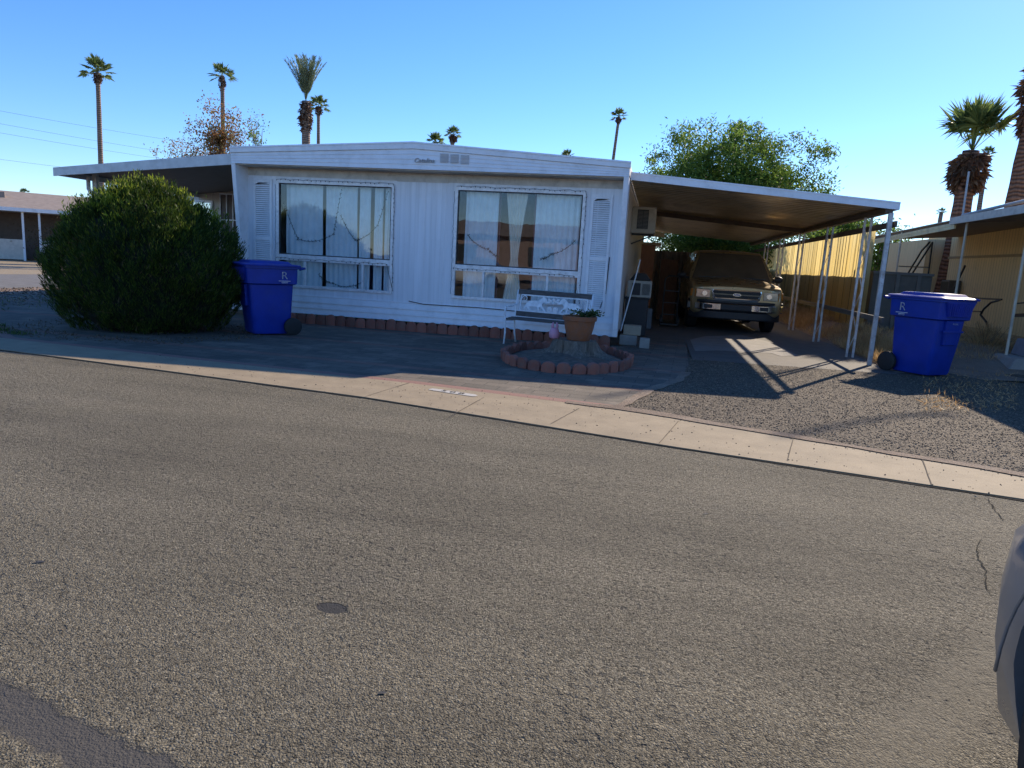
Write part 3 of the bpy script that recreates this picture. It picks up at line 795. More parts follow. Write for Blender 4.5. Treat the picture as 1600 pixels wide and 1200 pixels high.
def window(wv, blinds):
    x0, x1, z0, z1 = wv; zm0, zm1 = 1.205, 1.30
    fr = MB(); t_ = .055; ya, yb = YF-.028, YF+.04
    fr.box(x0, x0+t_, ya, yb, z0, z1); fr.box(x1-t_, x1, ya, yb, z0, z1)
    fr.box(x0+t_, x1-t_, ya, yb, z1-t_, z1); fr.box(x0+t_, x1-t_, ya, yb, z0, z0+t_)
    fr.box(x0+t_, x1-t_, ya, yb, zm0-.01, zm1+.01)
    wd = x1-x0
    dv = [x0+wd*.25, x0+wd*.75]
    for d in dv: fr.box(d-.02, d+.02, ya+.004, yb, z0+t_, zm0-.01)
    win = fr.build('window', ALU, bev=.004, **W)
    # inner white bead around the fixed light
    bd = MB()
    for (a0, a1, c0, c1) in ((x0+t_, x1-t_, zm1+.01, z1-t_),):
        q = .018; yy0, yy1 = YF-.012, YF+.02
        bd.box(a0, a0+q, yy0, yy1, c0, c1); bd.box(a1-q, a1, yy0, yy1, c0, c1); bd.box(a0+q, a1-q, yy0, yy1, c1-q, c1); bd.box(a0+q, a1-q, yy0, yy1, c0, c0+q)
    bd.build('glazing_bead', DARKP, parent=win, world=True)
    gl = MB(); gl.box(x0+t_, x1-t_, YF+.005, YF+.010, zm1+.01, z1-t_); gl.build('pane', GLASS, parent=win, world=True)
    xs = [x0+t_, dv[0]-.02, dv[0]+.02, dv[1]-.02, dv[1]+.02, x1-t_]
    for k in (0, 2, 4):
        g2 = MB(); g2.box(xs[k], xs[k+1], YF+.005, YF+.010, z0+t_, zm0-.01); g2.build('pane', GLASS, parent=win, world=True)
    # string of fairy lights round the frame
    sl_ = MB(); per = []
    for k in range(27): per.append((x0+.02+(wd-.04)*k/26, z1+.012+rnd.uniform(-.008, .012)))
    for k in range(1, 25): per.append((x1+.012+rnd.uniform(-.01, .01), z1-(z1-z0)*k/25))
    for k in range(1, 27): per.append((x1-.02-(wd-.04)*k/26, zm0+.03+rnd.uniform(-.012, .012)))
    for a, c_ in zip(per[:-1], per[1:]): sl_.bar((a[0], YF-.034, a[1]), (c_[0], YF-.034, c_[1]), .005)
    for k in range(1, 24): sl_.bar((x0-.012+rnd.uniform(-.008, .008), YF-.034, z1-(z1-z0)*k/25), (x0-.012+rnd.uniform(-.008, .008), YF-.034, z1-(z1-z0)*(k+1)/25), .005)
    for a in per:
        if rnd.random() < .8: sl_.bar((a[0], YF-.038, a[1]), (a[0]+rnd.uniform(-.015, .015), YF-.042, a[1]-.022), .009)
    sl_.build('string_lights', DARKP, parent=win, world=True)
    return win
def drape(win, x0, x1, z0, z1, y, m, folds=8, amp=.025, waist=None, name='curtain', skew=0):
    b = MB(); nx = folds*6; nz = 16; vs = []
    for i in range(nx+1):
        for k in range(nz+1):
            u = i/nx; v = k/nz; z = z0+(z1-z0)*v
            xc = (x0+x1)/2; hw = (x1-x0)/2
            if waist:
                wz = waist; d = abs(v-wz); hw *= (.32+.68*min(1, d/(1-wz if v > wz else wz))**1.1)
            x = xc+(u*2-1)*hw+skew*(1-v)
            vs.append((x, y+amp*math.sin(u*folds*2*PI)+.008*math.sin(v*9+u*4), z))
    b.add(vs, [(i*(nz+1)+k, (i+1)*(nz+1)+k, (i+1)*(nz+1)+k+1, i*(nz+1)+k+1) for i in range(nx) for k in range(nz)])
    o = b.build(name, m, parent=win, world=True, smooth=True); return o
w1 = window(W1, 0); w2 = window(W2, 1)
yc = YF+.16
for (a, c_, f, sk_) in [(.05, .37, 6, 0), (.395, .665, 6, .02), (.685, .78, 2, 0), (.81, .885, 2, 0), (.90, .99, 3, 0)]:
    x0 = W1[0]+(W1[1]-W1[0])*a; x1 = W1[0]+(W1[1]-W1[0])*c_
    drape(w1, x0, x1, .5, 2.72, yc, CURT, f, .018, None, 'blind', sk_)
for (a, c_, f) in [(.07, .33, 6), (.62, .96, 8)]:
    x0 = W2[0]+(W2[1]-W2[0])*a; x1 = W2[0]+(W2[1]-W2[0])*c_
    drape(w2, x0, x1, .5, 2.72, yc, CURT, f, .022)
drape(w2, W2[0]+2.42*.385, W2[0]+2.42*.56, .5, 2.72, yc-.03, CURT_L, 5, .02, .45, 'tied_curtain')
drape(w2, W2[0]+2.42*.29, W2[0]+2.42*.34, .5, 2.72, yc+.1, simple('mauve_curtain', (.30, .15, .15), .9), 2, .02)
drape(w2, W2[0]+2.42*.60, W2[0]+2.42*.655, .5, 2.72, yc+.1, bpy.data.materials['mauve_curtain'], 2, .02)
# garlands hanging inside
def garland(win, pts):
    b = MB()
    for a, c_ in zip(pts[:-1], pts[1:]):
        P = []
        for k in range(11):
            u = k/10; P.append((a[0]+(c_[0]-a[0])*u, YF+.055, a[1]+(c_[1]-a[1])*u-.12*4*u*(1-u)*abs(c_[0]-a[0])))
        b.tube(P, .004, 4)
        for p in P:
            for q in range(4): b.bar(p, (p[0]+rnd.uniform(-.03, .03), p[1]+rnd.uniform(-.01, .02), p[2]+rnd.uniform(-.035, .035)), .006)
    b.build('garland', simple('garland_green', (.05, .06, .04), .7) if 'garland_green' not in bpy.data.materials else bpy.data.materials['garland_green'], parent=win, world=True)
garland(w1, [(-7.25, 2.3), (-6.95, 1.62), (-6.2, 1.75), (-6.05, 2.6)]); garland(w1, [(-6.05, 2.1), (-5.75, 1.65), (-5.3, 1.95), (-5.1, 2.6)]); garland(w1, [(-6.5, .95), (-6.2, .8), (-5.6, .85)])
garland(w2, [(-3.5, 1.85), (-3.1, 1.62), (-2.9, 1.5)]); garland(w2, [(-2.1, 1.5), (-1.9, 1.6), (-1.5, 1.85)])
# shutters
for (x0, x1, z0, z1) in ((-7.86, -7.46, .62, 2.73), (-1.24, -.86, .60, 2.68)):
    sh = MB(); y0, y1 = YF-.035, YF-.002; q = .045
    sh.box(x0, x0+q, y0, y1, z0, z1); sh.box(x1-q, x1, y0, y1, z0, z1)
    zm = z0+(z1-z0)*.46
    for (a, c_) in ((z0, z0+.07), (zm-.035, zm+.035), (z1-.07, z1)): sh.box(x0+q, x1-q, y0, y1, a, c_)
    sh.prismY([(x0+q, z1-.07), (x0+q, z1-.115), ((x0+x1)/2-.08, z1-.075), ((x0+x1)/2+.08, z1-.075), (x1-q, z1-.115), (x1-q, z1-.07)], y0+.002, y1)
    so2 = sh.build('shutter', WHITE, bev=.003, **W)
    lv = MB()
    for (a, c_) in ((z0+.07, zm-.035), (zm+.035, z1-.07)):
        n = int((c_-a)/.037)
        for k in range(n):
            z = a+(c_-a)*(k+.5)/n; lv.hexa([(x0+q, y0+.006, z-.014), (x1-q, y0+.006, z-.014), (x1-q, y0+.011, z-.017), (x0+q, y0+.011, z-.017)], [(x0+q, y1-.004, z+.016), (x1-q, y1-.004, z+.016), (x1-q, y1-.001, z+.012), (x0+q, y1-.001, z+.012)])
    lv.build('louvre', WHITE, parent=so2, world=True)
    lv = MB(); lv.box(x0+q, x1-q, y1-.001, y1+.001, z0+.07, z1-.07); lv.build('backing', bpy.data.materials.get('shutter_backing') or simple('shutter_backing', (.22, .24, .26), .7), parent=so2, world=True)  # dark sheet that paints the shade in the gaps between louvres
# wiring along the wall
cb = MB()
cb.tube([(-4.6, YF-.02, .56), (-4.3, YF-.02, .52), (-3.2, YF-.022, .53), (-1.9, YF-.022, .50), (-1.1, YF-.022, .49), (-.98, YF-.022, .55), (-.86, YF-.022, .95), (-.84, YF-.022, 1.6)], .008, 6)
cb.build('wall_cable', DARKP, **W)

# left awning and enclosed room behind it
A0 = at(85, 262, 12.9); A1 = at(366, 240, 12.9)
aw = MB(); YA1 = 18.4
ax0 = A0[0]; az0 = A0[2]; az1 = A1[2]+.01; ax1 = XL-.06
aw.hexa([(ax0, 12.9, az0-.05), (ax1, 12.9, az1-.05), (ax1, YA1, az1-.05), (ax0, YA1, az0-.05)], [(ax0, 12.9, az0-.004), (ax1, 12.9, az1-.004), (ax1, YA1, az1-.004), (ax0, YA1, az0-.004)])
awn = aw.build('awning', SOFFIT, **W)
ff = MB(); ff.hexa([(ax0, 12.86, az0-.165), (ax1, 12.86, az1-.21), (ax1, 12.898, az1-.21), (ax0, 12.898, az0-.165)], [(ax0, 12.86, az0), (ax1, 12.86, az1), (ax1, 12.898, az1), (ax0, 12.898, az0)])
ff.hexa([(ax0, 12.9, az0-.15), (ax0+.03, 12.9, az0-.15), (ax0+.03, YA1, az0-.15), (ax0, YA1, az0-.15)], [(ax0, 12.9, az0), (ax0+.03, 12.9, az0), (ax0+.03, YA1, az0), (ax0, YA1, az0)])
ff.build('fascia', simple('awning_fascia', (.52, .53, .55), .4, .2, dirt=.2), parent=awn, world=True, bev=.004)
pa = at(150, 285, 13.6)
ds = MB(); ds.box(pa[0]-.05, pa[0]+.05, 13.55, 13.63, 0, az0-.05+.02); ds.build('post', WHITE_D, parent=awn, world=True)
ds = MB(); ds.tube([(pa[0]-.1, 13.5, az0-.1), (pa[0]-.1, 13.5, 2.42), (pa[0]+.05, 13.46, 2.3), (pa[0]+.75, 13.45, 2.12), (pa[0]+.8, 13.45, 1.9), (pa[0]+.8, 13.45, .2)], .04, 8); ds.build('downspout', WHITE_D, parent=awn, world=True)
an = MB(); yw = 17.6; XA = -12.9
d0 = at(345, 303, yw); d1 = at(380, 385, yw); v0 = at(305, 316, yw); v1 = at(331, 345, yw)
an.box(XA, XL, yw, yw+.1, .15, 2.72); an.box(XA, XA+.1, yw+.1, 26, .15, 2.9); an.box(XA, XL, yw+.02, yw+.1, 2.72, 3.0)
an.box(XA, XL, 18.4, 26, 2.9, 2.98)
an.build('enclosed_room', BEIGE_SIDE, **W)
aw_ = MB(); 
aw_.box(v0[0]-.5, v1[0]+.05, yw-.04, yw-.002, v1[2]-.35, v1[2]-.29); aw_.box(v0[0]-.5, v1[0]+.05, yw-.04, yw-.002, v0[2], v0[2]+.06); aw_.box(v1[0]-.01, v1[0]+.05, yw-.04, yw-.002, v1[2]-.29, v0[2]); aw_.box(v0[0]-.5, v0[0]-.44, yw-.04, yw-.002, v1[2]-.29, v0[2])
wv_ = aw_.build('window', WHITE, **W)
gl = MB(); gl.box(v0[0]-.44, v1[0]-.01, yw-.02, yw-.01, v1[2]-.29, v0[2]); gl.build('pane', mat_glass('pane_grey', (.5, .52, .54), .4), parent=wv_, world=True)
dr = MB(); dr.box(d0[0], d1[0]+.1, yw-.012, yw-.002, d1[2], d0[2]); drw = dr.build('barred_window', simple('dark_screen', (.13, .105, .095), .6), **W)
br_ = MB()
for k in range(5): br_.bar((d0[0]+(d1[0]+.1-d0[0])*k/4, yw-.03, d1[2]), (d0[0]+(d1[0]+.1-d0[0])*k/4, yw-.03, d0[2]), .022)
for zz in (d1[2], (d0[2]+d1[2])/2, d0[2]): br_.bar((d0[0]-.01, yw-.032, zz), (d1[0]+.11, yw-.032, zz), .03)
br_.build('security_bar', WHITE, parent=drw, world=True)
pr = MB()   # porch deck skirt by the corner, seen between bush and bin
pr.box(-9.6, XL-.05, 13.35, 13.42, .12, .95); pr.build('porch_panel', WHITE_SIDE, **W)
pr = MB(); pr.box(-9.6, XL-.05, 13.30, 13.45, .955, 1.03); pr.bar((-8.9, 13.33, .55), (-8.1, 13.33, .52), .03); pr.build('porch_rail', WHITE, **W)

# ------------------------------------------------------------------ carport
cp = thing('carport', 'white metal carport with ribbed pan roof and slim lattice posts beside the mobile home', 'carport', (3.7, 13.2, 0))
CW = dict(parent=cp, world=True)
CY0, CY1 = 13.1, 31.0; CXL, CXR = XR+.035, 3.82
zL = 3.02; zR = 2.71
def cz(x): return zL+(zR-zL)*(x-CXL)/(CXR-CXL)
# roof pans run across (X); seams between pans open a crack near the house
pan = MB(); w_ = .305; y = CY0+.04; k = 0
while y < CY1:
    y2 = min(y+w_, CY1); n = 6
    prof = []
    for q in range(n+1):
        u = q/n; prof.append((y+(y2-y)*u, (-.022 if .3 < u < .7 else 0)+.0))
    xl = CXL
    for a, c_ in zip(prof[:-1], prof[1:]):
        for (xa, xb) in ((xl, CXR),):
            pan.hexa([(xa, a[0], cz(xa)+a[1]-.012), (xb, a[0], cz(xb)+a[1]-.012), (xb, c_[0], cz(xb)+c_[1]-.012), (xa, c_[0], cz(xa)+c_[1]-.012)],
                     [(xa, a[0], cz(xa)+a[1]), (xb, a[0], cz(xb)+a[1]), (xb, c_[0], cz(xb)+c_[1]), (xa, c_[0], cz(xa)+c_[1])])
    y = y2+(.0 if not (2 <= k <= 10) else .020); k += 1
pan.build('roof', CEIL, **CW)
cf = MB()
cf.hexa([(CXL, CY0, zL-.06), (CXR+.04, CY0, zR-.08), (CXR+.04, CY0+.035, zR-.08), (CXL, CY0+.035, zL-.06)], [(CXL, CY0, zL+.075), (CXR+.04, CY0, zR+.045), (CXR+.04, CY0+.035, zR+.045), (CXL, CY0+.035, zL+.075)])
cf.hexa([(CXL, CY0-.008, zL+.045), (CXR+.04, CY0-.008, zR+.02), (CXR+.04, CY0-.0005, zR+.02), (CXL, CY0-.0005, zL+.045)], [(CXL, CY0-.008, zL+.075), (CXR+.04, CY0-.008, zR+.045), (CXR+.04, CY0-.0005, zR+.045), (CXL, CY0-.0005, zL+.075)])
cf.hexa([(CXR, CY0+.035, zR-.08), (CXR+.04, CY0+.035, zR-.08), (CXR+.04, CY1, zR-.08), (CXR, CY1, zR-.08)], [(CXR, CY0+.035, zR+.045), (CXR+.04, CY0+.035, zR+.045), (CXR+.04, CY1, zR+.045), (CXR, CY1, zR+.045)])
cf.build('fascia', WHITE, **CW)
bm_ = MB(); bm_.box(3.66, 3.78, CY0+.05, CY1, zR-.13, zR-.04); bm_.build('beam', BEAM, **CW)
bm_ = MB(); bm_.hexa([(CXL, 19.9, zL-.15), (3.66, 19.9, zR-.15), (3.66, 20., zR-.15), (CXL, 20., zL-.15)], [(CXL, 19.9, zL-.04), (3.66, 19.9, zR-.04), (3.66, 20., zR-.04), (CXL, 20., zL-.04)]); bm_.build('cross_beam', BEAM, **CW)
def post(y, pair=True, x=3.72):
    zt_ = zR-.13
    if not pair:
        p = MB(); p.box(x-.035, x+.035, y-.035, y+.035, 0, zt_, .006); p.build('post', WHITE_D, **CW); return
    p = MB(); s_ = .055
    for sx in (-s_, s_): p.box(x+sx-.02, x+sx+.02, y-.02, y+.02, 0, zt_, .004)
    z = .1; q = 1
    while z < zt_-.3:
        p.bar((x-s_*q, y, z), (x+s_*q, y, z+.38), .010); z += .39; q = -q
    p.build('post', WHITE_D, **CW)
post(13.18, False, 3.76)
for y in (14.32, 17.25, 20.4, 23.5, 26.6): post(y)
# rails on the outside of the posts
rl = MB(); rl.bar((3.84, 13.1, 2.40), (3.84, 30.8, 2.36), .035, .10); rl.build('rail', BEAM, **CW)
rl = MB(); rl.bar((3.84, 13.05, .80), (3.84, 30.8, .80), .035, .09); rl.build('rail', simple('grey_rail', (.11, .10, .09), .8), **CW)

# ------------------------------------------------------------------ yellow fence + block wall
fn = thing('panel_fence', 'tall yellow ribbed panel fence glowing in the sun beyond the carport posts', 'fence', (4.8, 18, 0))
b = MB(); y = 17.75; vs = []; n = 0
ys = []
while y < 36.5: ys.append(y); y += .0125
for i, y in enumerate(ys):
    sheetn = int((y-17.75)/.62); off = .012*((sheetn*7) % 3-1); top = 2.60+.02*((sheetn*5) % 4-1.5)
    x = 4.80-.03*(((y-17.75)/.31) % 1-.5)+.003*math.sin(y*2*PI/.075)+off*.5
    vs += [(x, y, .28), (x, y, 1.0), (x, y, 1.7), (x, y, top)]
b.add(vs, [(i*4+k, (i+1)*4+k, (i+1)*4+k+1, i*4+k+1) for i in range(len(ys)-1) for k in range(3)])
pf = b.build('panel', FENCE_T, parent=fn, world=True, smooth=True)
b = MB()
for yy in (19.2, 22.9, 26.6, 30.3, 34): b.box(4.86, 4.92, yy, yy+.06, 0, 1.75)
b.bar((4.89, 17.8, .45), (4.89, 36, .45), .04, .08); b.build('frame', WOOD_B, parent=fn, world=True)
bw = thing('block_wall', 'low grey painted block wall running behind the yellow fence and across', 'wall', (5, 18, 0))
b = MB(); b.box(4.96, 5.12, 18.2, 36, 0, 1.62); b.box(4.96, 6.22, 18.04, 18.2, 0, 1.62); b.build('wall', GREYW, parent=bw, world=True)
b = MB(); b.box(4.94, 6.24, 18.0, 18.22, 1.622, 1.68)
for x in (5.45, 5.9): b.box(x, x+.08, 18.0, 18.035, 0, 1.62)
b.box(4.94, 5.14, 18.22, 36, 1.622, 1.68); b.build('coping', simple('coping_grey', (.15, .135, .115), .85), parent=bw, world=True)

# ------------------------------------------------------------------ wheelie bins
def make_bin(label, loc, rotz, sc, txt):
    t = thing('recycling_bin', label, 'bin', loc, rotz, 'blue wheeled recycling bins')
    t.scale = (sc, sc, sc)
    # local: front faces -Y, hinge and wheels at +Y
    def sec(z, hx, y0, y1, c=.05, n=4):
        pts = []
        for (cx, cy, a0) in ((hx-c, y1-c, 0), (-hx+c, y1-c, 90), (-hx+c, y0+c, 180), (hx-c, y0+c, 270)):
            for k in range(n+1):
                a = R(a0+90*k/n); pts.append((cx+c*math.cos(a), cy+c*math.sin(a), z))
        return pts
    b = MB()
    b.loft([sec(.02, .225, -.27, .25, .06), sec(.05, .235, -.285, .26, .06), sec(.40, .255, -.325, .275), sec(.74, .275, -.355, .29)])
    # wide collar
    b.loft([sec(.735, .275, -.35, .29), sec(.755, .315, -.40, .335), sec(.97, .325, -.415, .34), sec(.975, .345, -.435, .36), sec(1.0, .345, -.435, .36)])
    body = b.build('body', BLUE, t, smooth=True, autosm=38)
    # lift pocket on the front, and recesses
    b = MB(); b.hexa([(-.12, -.365, .42), (.12, -.365, .42), (.12, -.30, .42), (-.12, -.30, .42)], [(-.15, -.395, .74), (.15, -.395, .74), (.15, -.32, .74), (-.15, -.32, .74)])
    b.build('grab_pocket', BLUE, t, bev=.012)
    b = MB(); b.bar((-.19, -.385, .60), (.19, -.385, .60), .025)
    b.build('grab_bar', BLUE, t, bev=.004)
    # ribbed apron panel under the lid
    b = MB(); b.hexa([(-.20, -.425, .79), (.20, -.425, .79), (.20, -.38, .79), (-.20, -.38, .79)], [(-.27, -.452, .975), (.27, -.452, .975), (.27, -.39, .975), (-.27, -.39, .975)])
    for k in range(11):
        x = -.19+k*.038; b.bar((x*1.0, -.43, .80), (x*1.22, -.455, .965), .01)
    b.build('apron', BLUE_L, t, bev=.004)
    # lid, slightly domed with raised centre
    b = MB()
    b.loft([sec(1.002, .362, -.46, .375, .06), sec(1.022, .366, -.466, .38, .06), sec(1.035, .345, -.44, .36, .06), sec(1.04, .28, -.37, .27, .05), sec(1.075, .245, -.33, .23, .05), sec(1.08, .15, -.2, .15, .05)])
    b.build('lid', BLUE_L, t, smooth=True, autosm=30)
    b = MB(); b.tube([(-.30, .36, .97), (-.30, .44, .99), (.30, .44, .99), (.30, .36, .97)], .016, 8); b.build('handle', BLUE, t, smooth=True)
    b = MB(); b.tube([(-.30, .27, .13), (.30, .27, .13)], .012, 8); b.build('axle', IRON, t)
    for s_ in (-1, 1):
        b = MB(); b.lathe([(.04, -.03), (.105, -.03), (.13, -.02), (.13, .02), (.105, .03), (.04, .03)], 28, (s_*.295, .27, .13), 'x'); b.build('wheel', RUBBER, t, smooth=True, autosm=40)
    # logo on both sides
    for s_ in (-1, 1):
        b = MB(); vs, fs = text_mesh('R', .15, .002)
        b.add([(s_*(.3265+.0025), (x*1.05)*s_, .875+y) for x, y, z in vs], fs)
        b.bar((s_*.3315, -.085, .80), (s_*.3315, .085, .80), .003, .007); b.bar((s_*.3315, -.045, .783), (s_*.3315, .045, .783), .003, .006)
        vs2, fs2 = text_mesh('RECYCLE', .022, .001)
        b.add([(s_*.3315, x*s_, .77+y) for x, y, z in vs2], fs2)
        b.v = [(x, y+.13, z) for x, y, z in b.v]
        b.build('logo', PRINT, t)
        b = MB(); b.box(min(s_*.3318, s_*.3335), max(s_*.3318, s_*.3335), -.062+.17, -.03+.17, .885, .905); b.build('logo_detail', BLUE, t)
    b = MB(); vs, fs = text_mesh(txt, .035, .001); b.add([(x, -.3575-z*0, .70+y) for x, y, z in vs], fs)
    b.v = [(x, -.402, z+.0) for x, y, z in b.v]; b.build('serial_print', PRINT, t)
    return t
gx, gy = gr(415, 524)
make_bin('blue recycling bin with ribbed lid apron on the patio next to the round bush', (gx-.10, gy+.26, .004), R(-42), 1.12, 'NC 88814')
gx, gy = gr(1440, 586)
make_bin('larger looking blue recycling bin on gravel in front of the dry bush and tan house', (gx+.02, gy+.22, .0), R(36), 1.22, '96 GAL')

# ------------------------------------------------------------------ round bush
def bush(cx, cy, rx, ry, h, seed=1):
    t = thing('arborvitae_bush', 'huge round dark green bush beside the sidewalk with sunlit tips on top', 'bush', (cx, cy, 0))
    rg = np.random.default_rng(seed)
    def surf(n, shrink=1.0):
        th = rg.random(n)*2*PI; v = rg.random(n)
        z = v**.85
        # radius profile: narrow foot, widest at 40 %, rounded crown
        prof = np.interp(z, [0, .08, .2, .42, .65, .82, .93, 1.0], [.72, .86, .97, 1.0, .86, .60, .34, .08])
        lump = 1+.06*np.sin(th*5+z*7)+.045*np.sin(th*11-z*13)+.04*np.sin(th*3+2+z*17)
        r = prof*lump*shrink
        return np.stack([rx*r*np.cos(th), ry*r*np.sin(th), h*(z*shrink+(1-shrink)*.2)], 1), th, z
    # sprays: clumps of flattened upright fans
    C, th, z = surf(6200); P = []; D = []; L = []; Wd = []
    depth = rg.random(6200)**2*.22
    for i in range(6200):
        c = C[i].copy(); out = np.array([math.cos(th[i]), math.sin(th[i]), .35+1.1*max(0, z[i]-.45)*2]); out /= np.linalg.norm(out)
        c -= out*depth[i]*1.1
        c -= out*.1
        k = 13; side = np.cross(out, [0, 0, 1]); side /= np.linalg.norm(side)+1e-6
        ax = np.array([0, 0, 1.])*.9+out*.6; ax /= np.linalg.norm(ax)
        ln = rg.uniform(.10, .24)
        for q in range(k):
            u = q/k; a = rg.uniform(-.65, .65)
            P.append(c+ax*ln*u+side*rg.normal()*.03+out*rg.normal()*.02)
            D.append(ax*math.cos(a)+side*math.sin(a)+out*rg.uniform(-.2, .5)); L.append(rg.uniform(.04, .10)); Wd.append(rg.uniform(.008, .017))
    for q in range(330):          # upright plumes break the outline
        Cq, tq, zq = surf(1, rg.uniform(.9, 1.0)); c = Cq[0]
        if zq[0] < .25: continue
        out = np.array([math.cos(tq[0]), math.sin(tq[0]), 0.]); hgt = rg.uniform(.10, .24); rad = rg.uniform(.05, .10)
        ax = np.array([0, 0, 1.])+out*rg.uniform(.1, .5)*(1 if zq[0] < .85 else .3); ax /= np.linalg.norm(ax)
        for k in range(60):
            u = rg.random(); a = rg.random()*2*PI; rr = rad*(1-u)**.6*(.5+.5*rg.random())
            P.append(c+ax*hgt*u-out*.05+np.array([math.cos(a)*rr, math.sin(a)*rr, 0])); D.append(ax+np.array([math.cos(a), math.sin(a), 0])*rg.uniform(.1, .7)); L.append(rg.uniform(.05, .09)); Wd.append(rg.uniform(.008, .017))
    leaves('crown', P, D, L, Wd, LEAF_BUSH, t, rg)
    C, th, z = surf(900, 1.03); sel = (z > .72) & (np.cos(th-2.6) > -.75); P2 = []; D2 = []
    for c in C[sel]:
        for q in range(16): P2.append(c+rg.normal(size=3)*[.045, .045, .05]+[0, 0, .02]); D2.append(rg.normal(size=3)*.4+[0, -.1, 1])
    leaves('new_growth', P2, D2, rg.uniform(.04, .09, len(P2)), rg.uniform(.010, .02, len(P2)), foliage('lime_new_growth', (.16, .22, .02), (.28, .34, .03), (.36, .40, .05), .55), t, rg)  # sunlight on the top tips, painted as lime, more translucent leaves
    # brown inner twigs on the right lower side
    C, th, z = surf(2600, .95); sel = (z < .62)
    P = C[sel]; D = rg.normal(size=P.shape)*.5+[0, -.2, .8]
    leaves('dry_twigs', P, D, rg.uniform(.05, .13, len(P)), .014, LEAF_TWIG, t, rg)
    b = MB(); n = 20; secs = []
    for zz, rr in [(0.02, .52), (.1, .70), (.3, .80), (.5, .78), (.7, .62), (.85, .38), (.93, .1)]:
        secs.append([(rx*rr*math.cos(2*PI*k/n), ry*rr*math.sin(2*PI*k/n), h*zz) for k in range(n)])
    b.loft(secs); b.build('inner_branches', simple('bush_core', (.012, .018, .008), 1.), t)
    b = MB()
    for k in range(5): b.tube([(rnd.uniform(-.2, .2), rnd.uniform(-.2, .2), 0), (rnd.uniform(-.6, .6), rnd.uniform(-.6, .6), .9), (rnd.uniform(-.9, .9), rnd.uniform(-.7, .7), 1.6)], [.07, .045, .02], 6)
    b.build('trunk', BARK, t)
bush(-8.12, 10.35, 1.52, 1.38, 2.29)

# ------------------------------------------------------------------ edging bricks
def edging_mesh():
    b = MB(); wd, h = .195, .215; n = 10; poly = [(-wd/2, 0)]
    for k in range(n+1):
        a = PI-PI*k/n; poly.append((math.cos(a)*wd/2, h*.62+math.sin(a)*h*.38))
    poly.append((wd/2, 0)); m = len(poly)
    fr = []; bk = []
    for x, z in poly:
        bulge = .028*math.cos(x/(wd/2)*PI/2); fr.append((x, -.025-bulge, z)); bk.append((x, .03, z))
    # centre spine to round the face
    b.v = fr+bk; b.f = [tuple(range(m)), tuple(range(m, 2*m))[::-1]]+[(i, m+i, m+(i+1) % m, (i+1) % m) for i in range(m)]
    sp = MB()
    rows = 5; cols_ = 8; vs = []
    for i in range(cols_+1):
        x = -wd/2+wd*i/cols_; zt = h*.62+math.sqrt(max(0, 1-(x/(wd/2))**2))*h*.38
        for k in range(rows+1): vs.append((x, -.026-.03*math.cos(x/(wd/2)*PI/2)*(1 if k < rows else .6), zt*k/rows))
    o_ = len(vs)
    for i in range(cols_+1):
        x = -wd/2+wd*i/cols_; zt = h*.62+math.sqrt(max(0, 1-(x/(wd/2))**2))*h*.38
        for k in range(rows+1): vs.append((x, .03, zt*k/rows))
    fs = [(i*(rows+1)+k, (i+1)*(rows+1)+k, (i+1)*(rows+1)+k+1, i*(rows+1)+k+1) for i in range(cols_) for k in range(rows)]
    fs += [(o_+i*(rows+1)+k, o_+i*(rows+1)+k+1, o_+(i+1)*(rows+1)+k+1, o_+(i+1)*(rows+1)+k) for i in range(cols_) for k in range(rows)]
    fs += [(i*(rows+1)+rows, (i+1)*(rows+1)+rows, o_+(i+1)*(rows+1)+rows, o_+i*(rows+1)+rows) for i in range(cols_)]
    for i in (0, cols_): fs += [(i*(rows+1)+k, i*(rows+1)+k+1, o_+i*(rows+1)+k+1, o_+i*(rows+1)+k) for k in range(rows)]
    sp.add(vs, fs)
    return sp
eb = edging_mesh().build('edging_brick', TERRA_B, smooth=True, autosm=40)
first = True
def place_edge(x, y, rz, label, group, tilt=0, s=1):
    global first
    o = eb if first else eb.copy()
    if not first: COL.objects.link(o)
    first = False
    o.location = (x, y, -.012+rnd.uniform(-.012, .008)); o.rotation_euler = (tilt, rnd.uniform(-.03, .03), rz); o.scale = (s, 1, (1 if s == 1 else .74)*rnd.uniform(.94, 1.06))
    tag(o, label, 'brick', group)
x = -7.5
while x < XR-.02:
    yy = YF-.17-.35*max(0, (-x-2.2)/5.)*.35
    sect = 'below the left picture window' if x < -4.95 else 'below the plain wall between the two windows' if x < -3.75 else 'below the right window behind the bench' if x < -1.3 else 'at the right house corner'
    place_edge(x, yy, rnd.uniform(-.05, .05), 'scalloped terracotta edging brick '+sect, 'edging bricks along the wall', rnd.uniform(-.06, .03))
    x += .203
BCX, BCY, BRX, BRY = -1.20, 10.62, .93, 1.33
per = []; N = 400
for k in range(N): per.append((BCX+BRX*math.cos(2*PI*k/N), BCY+BRY*math.sin(2*PI*k/N)))
acc = 0; last = None
for k in range(N):
    if k: acc += math.dist(per[k], per[k-1])
    if last is None or acc >= .203:
        acc = 0; last = k; a = 2*PI*k/N
        nx_, ny_ = math.cos(a)/BRX, math.sin(a)/BRY
        rz = math.atan2(ny_, nx_)+PI/2
        sect = ['right side', 'back right', 'back left beside the bench', 'left side', 'left side', 'front left', 'front right', 'right side'][int((a+.001)/(2*PI)*8) % 8]
        place_edge(per[k][0]+rnd.uniform(-.01, .01), per[k][1]+rnd.uniform(-.01, .01), rz, 'low scalloped brick on the '+sect+' of the oval flower bed', 'edging bricks of the flower bed', rnd.uniform(-.12, .10), .95)
bs = MB(); n = 40; secs = []
